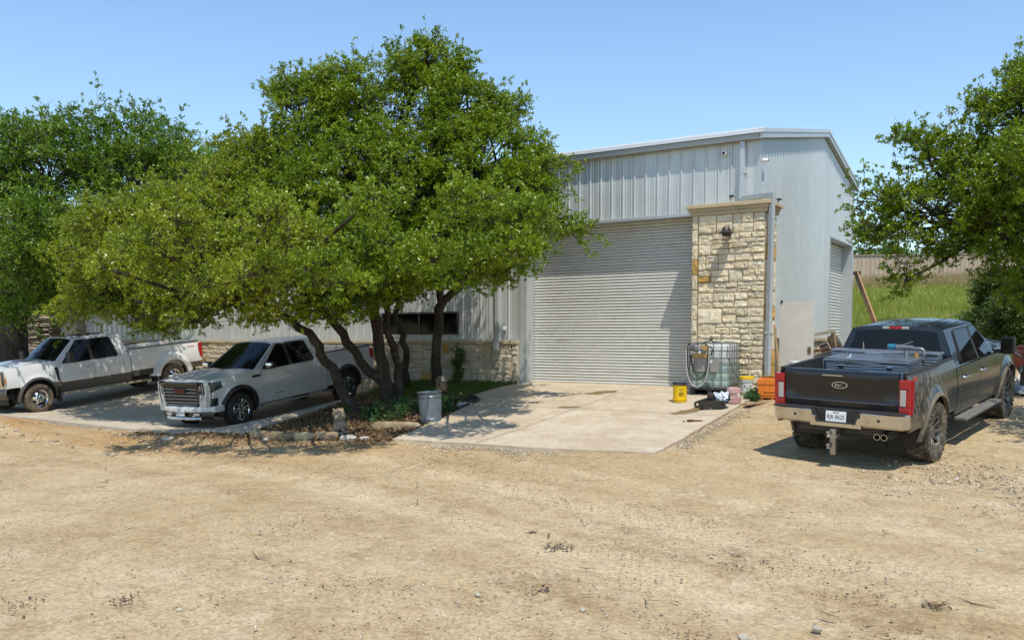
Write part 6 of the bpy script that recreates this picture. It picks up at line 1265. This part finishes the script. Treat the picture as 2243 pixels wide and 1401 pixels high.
# ------------------------------------------------------------------ left background: stone stacks, mound
fsM = mat('flagstone', (.27, .225, .165), .95, noise=(8, .2), rand=.22, bump=(20, .8, .02)); q = random.Random(8)
for i, (x, y, n, w, lab) in enumerate([(-29.6, .2, 25, 1.5, 'tall stack of flat building stones left of the far pillar'), (-31.6, -.6, 20, 1.5, 'lower stack of flat building stones behind the big oak trunk')]):
    s_ = thing('stone_stack', lab, 'stone stack', (x, y, T(x, y)), .5, 'stacks of building stone'); z = .15
    part(s_, 'pallet', woodM, lambda b: (b.b2(-.7, .7, -.6, .6, .08, .13), [b.b2(-.7, .7, y_, y_+.1, 0, .08) for y_ in (-.55, -.05, .45)]))
    for k in range(n):
        h = q.uniform(.07, .12)
        for c_ in range(3):
            o = None; b = MB(); rockmesh(b, (q.uniform(.42, .56), q.uniform(.7, 1.1), h*.98), k*7+c_, 2, True); o = b.build('flagstone', fsM, s_, smooth=25); o.location = (-.48+c_*.48+q.uniform(-.05, .05), q.uniform(-.08, .08), z+h/2); o.rotation_euler = (q.uniform(-.03, .03), q.uniform(-.05, .05), q.uniform(-.15, .15))
        z += h
cbx = thing('brick_pallet', 'stack of reddish timber beams beside the far pillar', 'timber stack', (-29.0, 1.6, T(-29, 1.6)), .4); redw = mat('red_timber', (.24, .10, .055), .85, rand=.2, noise=(6, .2))
for k in range(6):
    for j in range(3): part(cbx, 'beam', redw, lambda b: b.b2(-1.2, 1.2, -.5+j*.34, -.2+j*.34, .05+k*.3, .33+k*.3, .01))
b = MB(); G = []
for i in range(13):
    row = []
    for j in range(17):
        r_, a = i/12, 2*math.pi*j/16; x = -28.6+2.6*r_*math.cos(a); y = -2.6+1.9*r_*math.sin(a); row.append((x, y, T(x, y)-.05+.95*(1-r_**2)**1.3*(1+.15*math.sin(3*a+2)*r_)))
    G.append(row)
b.grid(G); tag(b.build('dirt_mound', mat('mound_dirt', (.37, .25, .11), .95, 0, .2, noise=(3, .2), bump=(9, .8, .06), space='World'), smooth=70), kind='structure')
# ------------------------------------------------------------------ fence on the bank
fe = thing('metal_fence', 'long tan ribbed metal fence on top of the grassy bank', 'fence', (0, 0, 0)); fm = mat('tan_fence', (.40, .315, .225), .6, .1, noise=(2, .06), rand=.06)
f0 = px(1840, 632, 54.5); f1 = px(2330, 622, 57.0); L_ = (Vector((f1.x, f1.y, 0))-Vector((f0.x, f0.y, 0))).length; dirv = (Vector((f1.x, f1.y, 0))-Vector((f0.x, f0.y, 0))).normalized(); nb = int(L_/.29); fa = math.atan2(dirv.y, dirv.x)
fb_ = MB(); fb_.grid([[(0, 0, z), (.035, -.0, z), (.05, .03, z), (.24, .03, z), (.255, 0, z), (.29, 0, z)] for z in (-.25, 2.02)]); fb0 = fb_.build('board', fm, fe, fix=False)
for k in range(nb):
    t_ = k/nb; p = f0.lerp(f1, t_); o = fb0 if k == 0 else inst(fb0, 'board', fe); o.location = (p.x, p.y, lerp(f0.z, f1.z, t_)); o.rotation_euler = (0, 0, fa)
part(fe, 'top_rail', fm, lambda b: b.bar(f0+Vector((0, 0, 2.03)), f1+Vector((0, 0, 2.03)), .09, .05))
# ------------------------------------------------------------------ planting bed, gravel, litter, grass
rg = np.random.default_rng(4)
mulch = mat('mulch', (.085, .052, .03), .95, 0, .2, noise=(12, .35), bump=(26, 1., .05), space='World', mixes=[((.16, .10, .05), 7, .5, .7), ((.05, .035, .02), 15, .5, .65), ((.20, .15, .09), 24, .62, .75)])
slab('planting_bed', [(-8.7, -7.42), (-6.4, -7.62), (-5.2, -7.5), (-4.72, -7.38), (-5.2, -5.6), (-5.62, -3.8), (-5.62, -3.3), (-5.76, -2.98), (-6.05, -2.68), (-6.45, -2.46), (-6.5, -1.0), (-6.45, -.1), (-10.8, -.1), (-10.5, -1.2), (-9.85, -2.8), (-9.2, -5.6)], mulch, .02, .15, .22)
def scatter(n, x0, x1, y0, y1, dens=None):
    X = rg.uniform(x0, x1, n); Y = rg.uniform(y0, y1, n)
    if dens is not None: k = rg.random(n) < dens(X, Y); X, Y = X[k], Y[k]
    return X, Y
def onslab(X, Y):
    ap_ = (Y > -7.4) & (X > -6.4+.0*X) & (X < .42) & (X > np.interp(Y, [-7.44, -3.7, -3.3, -2.6, -2.4, 0], [-4.64, -5.5, -5.55, -6.0, -6.4, -6.4])); pad_ = (Y > -7.42) & (X < np.interp(Y, [-7.4, -5.6, -2.8, -.4], [-8.8, -9.3, -9.95, -10.9]))
    return ap_ | pad_
def stones(name, X, Y, S, m, zoff=0., squash=.6):
    """joined pebbles: jittered octahedra, 8 faces each"""
    n = len(X); base = np.array([[1, 0, 0], [0, 1, 0], [-1, 0, 0], [0, -1, 0], [0, 0, 1], [0, 0, -1]], float); F8 = np.array([[0, 1, 4], [1, 2, 4], [2, 3, 4], [3, 0, 4], [1, 0, 5], [2, 1, 5], [3, 2, 5], [0, 3, 5]])
    V = base[None]*S[:, None, None]*.5*(.7+.6*rg.random((n, 6, 3))); V[:, :, 2] *= squash; V += rg.normal(size=(n, 6, 3))*S[:, None, None]*.07
    a = rg.random(n)*6.28; c, s = np.cos(a)[:, None], np.sin(a)[:, None]; x = V[:, :, 0]*c-V[:, :, 1]*s; y = V[:, :, 0]*s+V[:, :, 1]*c; z = V[:, :, 2]+(terr(X, Y)+zoff+S*.12)[:, None]
    V = np.stack([x+X[:, None], y+Y[:, None], z], -1).reshape(-1, 3); Fc = (F8[None]+6*np.arange(n)[:, None, None]).reshape(-1, 3)
    return tag(meshobj(name, V, Fc, m), kind='stuff')
def gravel_mat(name, cs):
    m = bpy.data.materials.new(name); m.use_nodes = True; N = m.node_tree.nodes; L = m.node_tree.links; b = N['Principled BSDF']; b.inputs['Roughness'].default_value = .9; b.inputs['Specular IOR Level'].default_value = .2
    g = N.new('ShaderNodeNewGeometry'); r = N.new('ShaderNodeValToRGB'); L.new(g.outputs['Random Per Island'], r.inputs[0]); e = r.color_ramp.elements; r.color_ramp.interpolation = 'CONSTANT'
    e[0].position = 0; e[0].color = (*cs[0], 1); e[1].position = 1/len(cs); e[1].color = (*cs[1], 1)
    for i, c in enumerate(cs[2:]): q = e.new((i+2)/len(cs)); q.color = (*c, 1)
    L.new(r.outputs[0], b.inputs['Base Color']); return m
gravM = gravel_mat('gravel', [(.44, .37, .26), (.38, .30, .19), (.50, .44, .33), (.28, .21, .12), (.42, .34, .22), (.32, .27, .19), (.56, .50, .40)])
patch = lambda X, Y: np.clip(fbm(X*.7, Y*.7, 3, 31)*2.6-.75, .05, 1)
X, Y = scatter(80000, -16, 9, -16.3, -6.5, patch); k = ~onslab(X, Y); X, Y = X[k], Y[k]
stones('gravel', X, Y, .006+.024*rg.random(len(X))**3+.006*rg.random(len(X)), gravM)
X, Y = scatter(1100, -18, 9, -16.3, -7.2, patch); k = ~onslab(X, Y); X, Y = X[k], Y[k]; stones('gravel', X, Y, .02+.03*rg.random(len(X))**3, gravM)
# gravel swept against the apron's lower edge and round the truck
e1 = rg.random(5200); Xe = -4.8+5.5*e1; Ye = -7.42-np.abs(rg.normal(size=5200))*.30*(.3+fbm(Xe*1.3, Xe*0, 3, 4))-.15*np.abs(np.sin(Xe*1.3)); stones('gravel', Xe, Ye, .008+.035*rg.random(5200)**3, gravM)
e1 = rg.random(4000); Ye = -7.1+5.6*e1; Xe = np.interp(Ye, [-7.1, -4.4, -1.7], [.52, .46, .42])+np.abs(rg.normal(size=4000))*.14; stones('gravel', Xe, Ye, .010+.03*rg.random(4000)**2, gravM)
X, Y = scatter(16000, 3.4, 9, -8.5, 4, lambda X, Y: np.clip((X-3.2)/2.5, .1, 1)); stones('gravel', X, Y, .015+.045*rg.random(len(X))**2, gravM)
X, Y = scatter(2600, -22, -8.5, -9.8, -7.5, lambda X, Y: np.clip(fbm(X*.5+3, Y*1.6, 3, 9)*2.5-.8, .02, 1)); k = ~onslab(X, Y); X, Y = X[k], Y[k]; stones('gravel', X, Y, .02+.11*rg.random(len(X))**4, gravM, 0, .35)
# a few single stones big enough to pick out in the foreground
fgm = mat('foreground_stone', (.42, .38, .30), .9, noise=(9, .2), rand=.15, bump=(22, .8, .015))
for i, (u, v, s, lab) in enumerate([(1790, 1379, .11, 'white angular stone at the bottom edge right of centre'), (1628, 1398, .12, 'pale flat stone cut by the bottom edge'), (1277, 1336, .09, 'pale pebble with a smaller one beside it in the right foreground'), (1047, 1303, .08, 'grey white pebble in the centre foreground'), (2146, 1207, .10, 'pale stone on the dirt far right below the black pickup'), (393, 1336, .07, 'small grey stone in the left foreground')]):
    z = -.9
    for _ in range(30):
        r_ = Fv+rt*((u-1121.5)/1930.86)+Uv*((841-v)/1930.86); p = Vector(CAM)+r_*((z-CAM[2])/r_.z); z = T(p.x, p.y)
    s *= .62; b = MB(); rockmesh(b, (s, s*.8, s*.55), 300+i); o = b.build('loose_stone', fgm, smooth=25); o.location = (p.x, p.y, z+s*.12); o.rotation_euler = (0, 0, i*.9); tag(o, lab, 'stone', 'loose stones on the dirt yard')
# twigs, bark shreds and dead leaves
def slivers(name, X, Y, Ls, Ws, m, zoff=.012, up=.25):
    n = len(X); a = rg.random(n)*6.28; d = np.stack([np.cos(a), np.sin(a), rg.normal(size=n)*up*.4], -1); w = np.stack([-np.sin(a), np.cos(a), rg.normal(size=n)*up], -1); p = np.stack([X, Y, terr(X, Y)+zoff+.012*rg.random(n)], -1); bend = rg.normal(size=(n, 1))*.18
    A = p-d*Ls[:, None]/2; B_ = p+w*bend*Ls[:, None]; C_ = p+d*Ls[:, None]/2; ww = w*Ws[:, None]/2
    V = np.stack([A-ww*.4, A+ww*.4, B_+ww, C_+ww*.3, C_-ww*.3, B_-ww], 1).reshape(-1, 3); Fc = np.array([[0, 1, 2, 5], [5, 2, 3, 4]])[None]+6*np.arange(n)[:, None, None]
    return tag(meshobj(name, V, Fc.reshape(-1, 4), m), kind='stuff')
twigM = gravel_mat('twig_bits', [(.13, .08, .045), (.20, .13, .07), (.26, .18, .09), (.09, .06, .04), (.30, .21, .11)]); litM = gravel_mat('dead_leaves', [(.14, .085, .04), (.20, .12, .05), (.10, .06, .035), (.26, .18, .09), (.07, .045, .03), (.30, .22, .12)])
X, Y = scatter(16000, -17, 9, -16.3, -7.0, lambda X, Y: np.clip(fbm(X*.9+7, Y*.9, 3, 77)*3-1.05, .02, 1)); k = ~onslab(X, Y); X, Y = X[k], Y[k]; slivers('twigs', X, Y, .03+.10*rg.random(len(X))**4, .003+.006*rg.random(len(X)), twigM)
X, Y = scatter(90, -14, 8, -15.8, -8.5); slivers('twigs', X, Y, .15+.25*rg.random(len(X)), .010+.008*rg.random(len(X)), twigM, .02)
X, Y = scatter(22000, -10.6, -4.6, -7.6, -.1, lambda X, Y: (~onslab(X, Y))*1.); slivers('leaf_litter', X, Y, .03+.03*rg.random(len(X)), .014+.014*rg.random(len(X)), litM, .03, .8)
X, Y = scatter(9000, -12, -4.6, -8.9, -7.3, lambda X, Y: np.clip(1-(-7.5-Y)/1.3, 0, 1)); slivers('leaf_litter', X, Y, .025+.025*rg.random(len(X)), .012+.012*rg.random(len(X)), litM, .012, .6)
X, Y = scatter(700, -6, .2, -7.2, -.3); k = onslab(X, Y); X, Y = X[k], Y[k]; slivers('leaf_litter', X, Y, .02+.03*rg.random(len(X))**3, .008+.008*rg.random(len(X)), litM, AP+.006, .15)
# grass: bank behind, strip under the wall, tufts
def grass(name, X, Y, H, W_, m, lean=.35, zoff=-.01):
    n = len(X); a = rg.random(n)*6.28; ln_ = rg.normal(size=(n, 2))*lean*H[:, None]; w = np.stack([np.cos(a), np.sin(a), np.zeros(n)], -1)*W_[:, None]/2; p = np.stack([X, Y, terr(X, Y)+zoff], -1); mid = p+np.stack([ln_[:, 0]*.3, ln_[:, 1]*.3, H*.6], -1); tip = p+np.stack([ln_[:, 0], ln_[:, 1], H], -1)
    V = np.stack([p-w, p+w, mid+w*.7, tip+w*.1, tip-w*.1, mid-w*.7], 1).reshape(-1, 3); Fc = np.array([[0, 1, 2, 5], [5, 2, 3, 4]])[None]+6*np.arange(n)[:, None, None]
    return tag(meshobj(name, V, Fc.reshape(-1, 4), m), kind='stuff')
grM = leaf_mat('bank_grass', (.19, .26, .028), (.29, .33, .05), (.40, .38, .11), .35); grG = leaf_mat('lawn_grass', (.06, .12, .012), (.09, .15, .016), (.12, .16, .025), .3)
X, Y = scatter(150000, -5, 12, 10, 40, lambda X, Y: np.clip(.35+.9*fbm(X*.5, Y*.5, 3, 12), 0, 1)); k = ~((X < .6) & (Y < 10.9)); X, Y = X[k], Y[k]; hgt = (.20+.42*rg.random(len(X))**1.5)*(.5+1.0*fbm(X*.35, Y*.35, 2, 5)); grass('tall_grass', X, Y, hgt, .012+.012*rg.random(len(X)), grM, .45)
dryM = leaf_mat('dry_grass', (.34, .26, .12), (.42, .33, .17), (.30, .22, .10), .3); X, Y = scatter(22000, -5, 12, 33, 40); grass('dry_grass', X, Y, .35+.5*rg.random(len(X)), .012+.012*rg.random(len(X)), dryM, .4)
X, Y = scatter(16000, -10.6, -6.3, -2.6, -.12, lambda X, Y: np.clip(.35+1.1*(Y+2.6)/2.4-.3*np.abs(X+8)/2, .1, 1)*(~onslab(X, Y))); grass('lawn_grass', X, Y, .05+.11*rg.random(len(X)), .006+.006*rg.random(len(X)), grG, .5, .015)
def leafy(name, P, n, m, L0, spread, seed):
    r = np.random.default_rng(seed); ce = np.array(P); V, Fc = leaves(r, ce, np.full(len(ce), spread), n, L0, .8); return V, Fc
# ivy patch between the trunks and the can
ivM = leaf_mat('ivy_leaves', (.03, .085, .022), (.055, .125, .03), (.10, .17, .05), .2)
X, Y = scatter(420, -9.2, -5.6, -6.3, -2.4, lambda X, Y: np.clip(1.1-((X+7.0)/1.5)**2-((Y+4.3)/1.4)**2, 0, 1)*np.clip(fbm(X*1.6, Y*1.6, 3, 8)*3-.9, 0, 1)); P = [(x, y, T(x, y)+.06+.10*rg.random()) for x, y in zip(X, Y)]
V, Fc = leafy('ivy', P[::2], 6500, ivM, .06, .19, 3); tag(meshobj('ivy', V, Fc, ivM), kind='stuff')
# climbing plant on the wainscot, weeds by the chest, shrubs at right
vn = thing('climbing_vine', 'leafy green vine climbing the stone wainscot beside the forked oak', 'vine', (-8.25, -.42, T(-8.25, -.42))); part(vn, 'stem', bark, lambda b: [b.tube([(0, 0, 0), (.04*k, .1, .4), (-.05+.05*k, .22, .95)], .012, 6) for k in (-1, 1)]); q = np.random.default_rng(9); ce = np.stack([q.normal(size=46)*.065, .14+q.normal(size=46)*.05, q.uniform(.05, 1.1, 46)], -1); V, Fc = leaves(q, ce, np.full(46, .13), 1900, .055, .9); meshobj('foliage', V, Fc, grG, vn)
for i, (x, y, lab) in enumerate([(.42, -1.62, 'green weed tuft between the fuel can and the orange chest'), (.30, -1.12, 'green weed tuft growing at the foot of the pillar')]):
    w_ = thing('weed', lab, 'weed', (x, y, T(x, y))); q = np.random.default_rng(50+i); V, Fc = leaves(q, q.normal(size=(10, 3))*np.array([.09, .09, .02])+np.array([0, 0, .06]), np.full(10, .16), 520, .055, .8); meshobj('foliage', V, Fc, ivM, w_); part(w_, 'stem', mat('weed_stem', (.10, .13, .04), .8), lambda b: [b.tube([(0, 0, 0), (.07*math.cos(k), .07*math.sin(k), .14)], .004, 5) for k in range(6)])
leafX = leaf_mat('shrub_leaves', (.035, .075, .010), (.06, .10, .014), (.09, .12, .02), .25)
for i, (u, v, d, r, n, lab) in enumerate([(2215, 655, 27, 62, 26000, 'dark shrub under the right oak beyond the pickup mirror'), (2290, 690, 24, 85, 24000, 'dark shrub at the right edge above the red machine'), (2150, 712, 30, 34, 11000, 'low dark shrub on the bank just behind the pickup cab'), (2200, 735, 25, 34, 9000, 'low shrub behind the pickup mirror')]):
    c = px(u, v, d); b0 = Vector((c.x, c.y, T(c.x, c.y))); R = r*d/1931; sh2 = thing('shrub', lab, 'shrub', b0, 0, 'dark shrubs at the foot of the bank'); q = np.random.default_rng(60+i); k_ = 70; v_ = q.normal(size=(k_, 3)); v_ /= np.linalg.norm(v_, axis=1)[:, None]; ce = np.array(c-b0)+v_*(.3+.7*q.random(k_)**.5)[:, None]*np.array([R*1.2, R, R]); ce[:, 2] = np.maximum(ce[:, 2], .1)
    V, Fc = leaves(q, ce, np.full(k_, .42), n, .075, .8, v_); meshobj('foliage', V, Fc, leafX, sh2); part(sh2, 'stem', bark, lambda b: [b.tube([(0, 0, -.05), tuple((c-b0)*.5+Vector((.2*math.cos(j), .2*math.sin(j), 0))), tuple((c-b0)+Vector((.5*math.cos(j), .5*math.sin(j), .2)))], [.05, .035, .015], 6) for j in (0, 2, 4)])
# tall weeds on the bank and rubble by the machine
rq2 = gravM; X, Y = scatter(160, 4.6, 6.2, 3.2, 5.2); stones('rubble', X, Y, .10+.22*rg.random(len(X)), gravel_mat('rubble_stone', [(.52, .49, .42), (.42, .38, .30), (.58, .55, .48)]), .02, .8)

# dark clods and burnt-looking patches of crushed bark on the yard
clod = gravel_mat('dark_clods', [(.07, .06, .05), (.12, .095, .07), (.05, .045, .04), (.17, .13, .09)])
for (u, v, n, rad) in ((1220, 1198, 90, .10), (1625, 1240, 30, .12), (2057, 1330, 90, .06), (1165, 1165, 25, .03), (270, 1312, 60, .10), (20, 1325, 70, .14), (1540, 1390, 20, .15), (1900, 1300, 30, .2), (2000, 1390, 60, .2), (1180, 1290, 30, .06)):
    z = -.9
    for _ in range(30):
        r_ = Fv+rt*((u-1121.5)/1930.86)+Uv*((841-v)/1930.86); p = Vector(CAM)+r_*((z-CAM[2])/r_.z); z = T(p.x, p.y)
    X = p.x+rg.normal(size=n)*rad; Y = p.y+rg.normal(size=n)*rad; stones('dirt_clods', X, Y, .008+.022*rg.random(n)**2, clod); slivers('bark_shreds', X[:n//3], Y[:n//3], .04+.08*rg.random(n//3), .006+.008*rg.random(n//3), twigM)
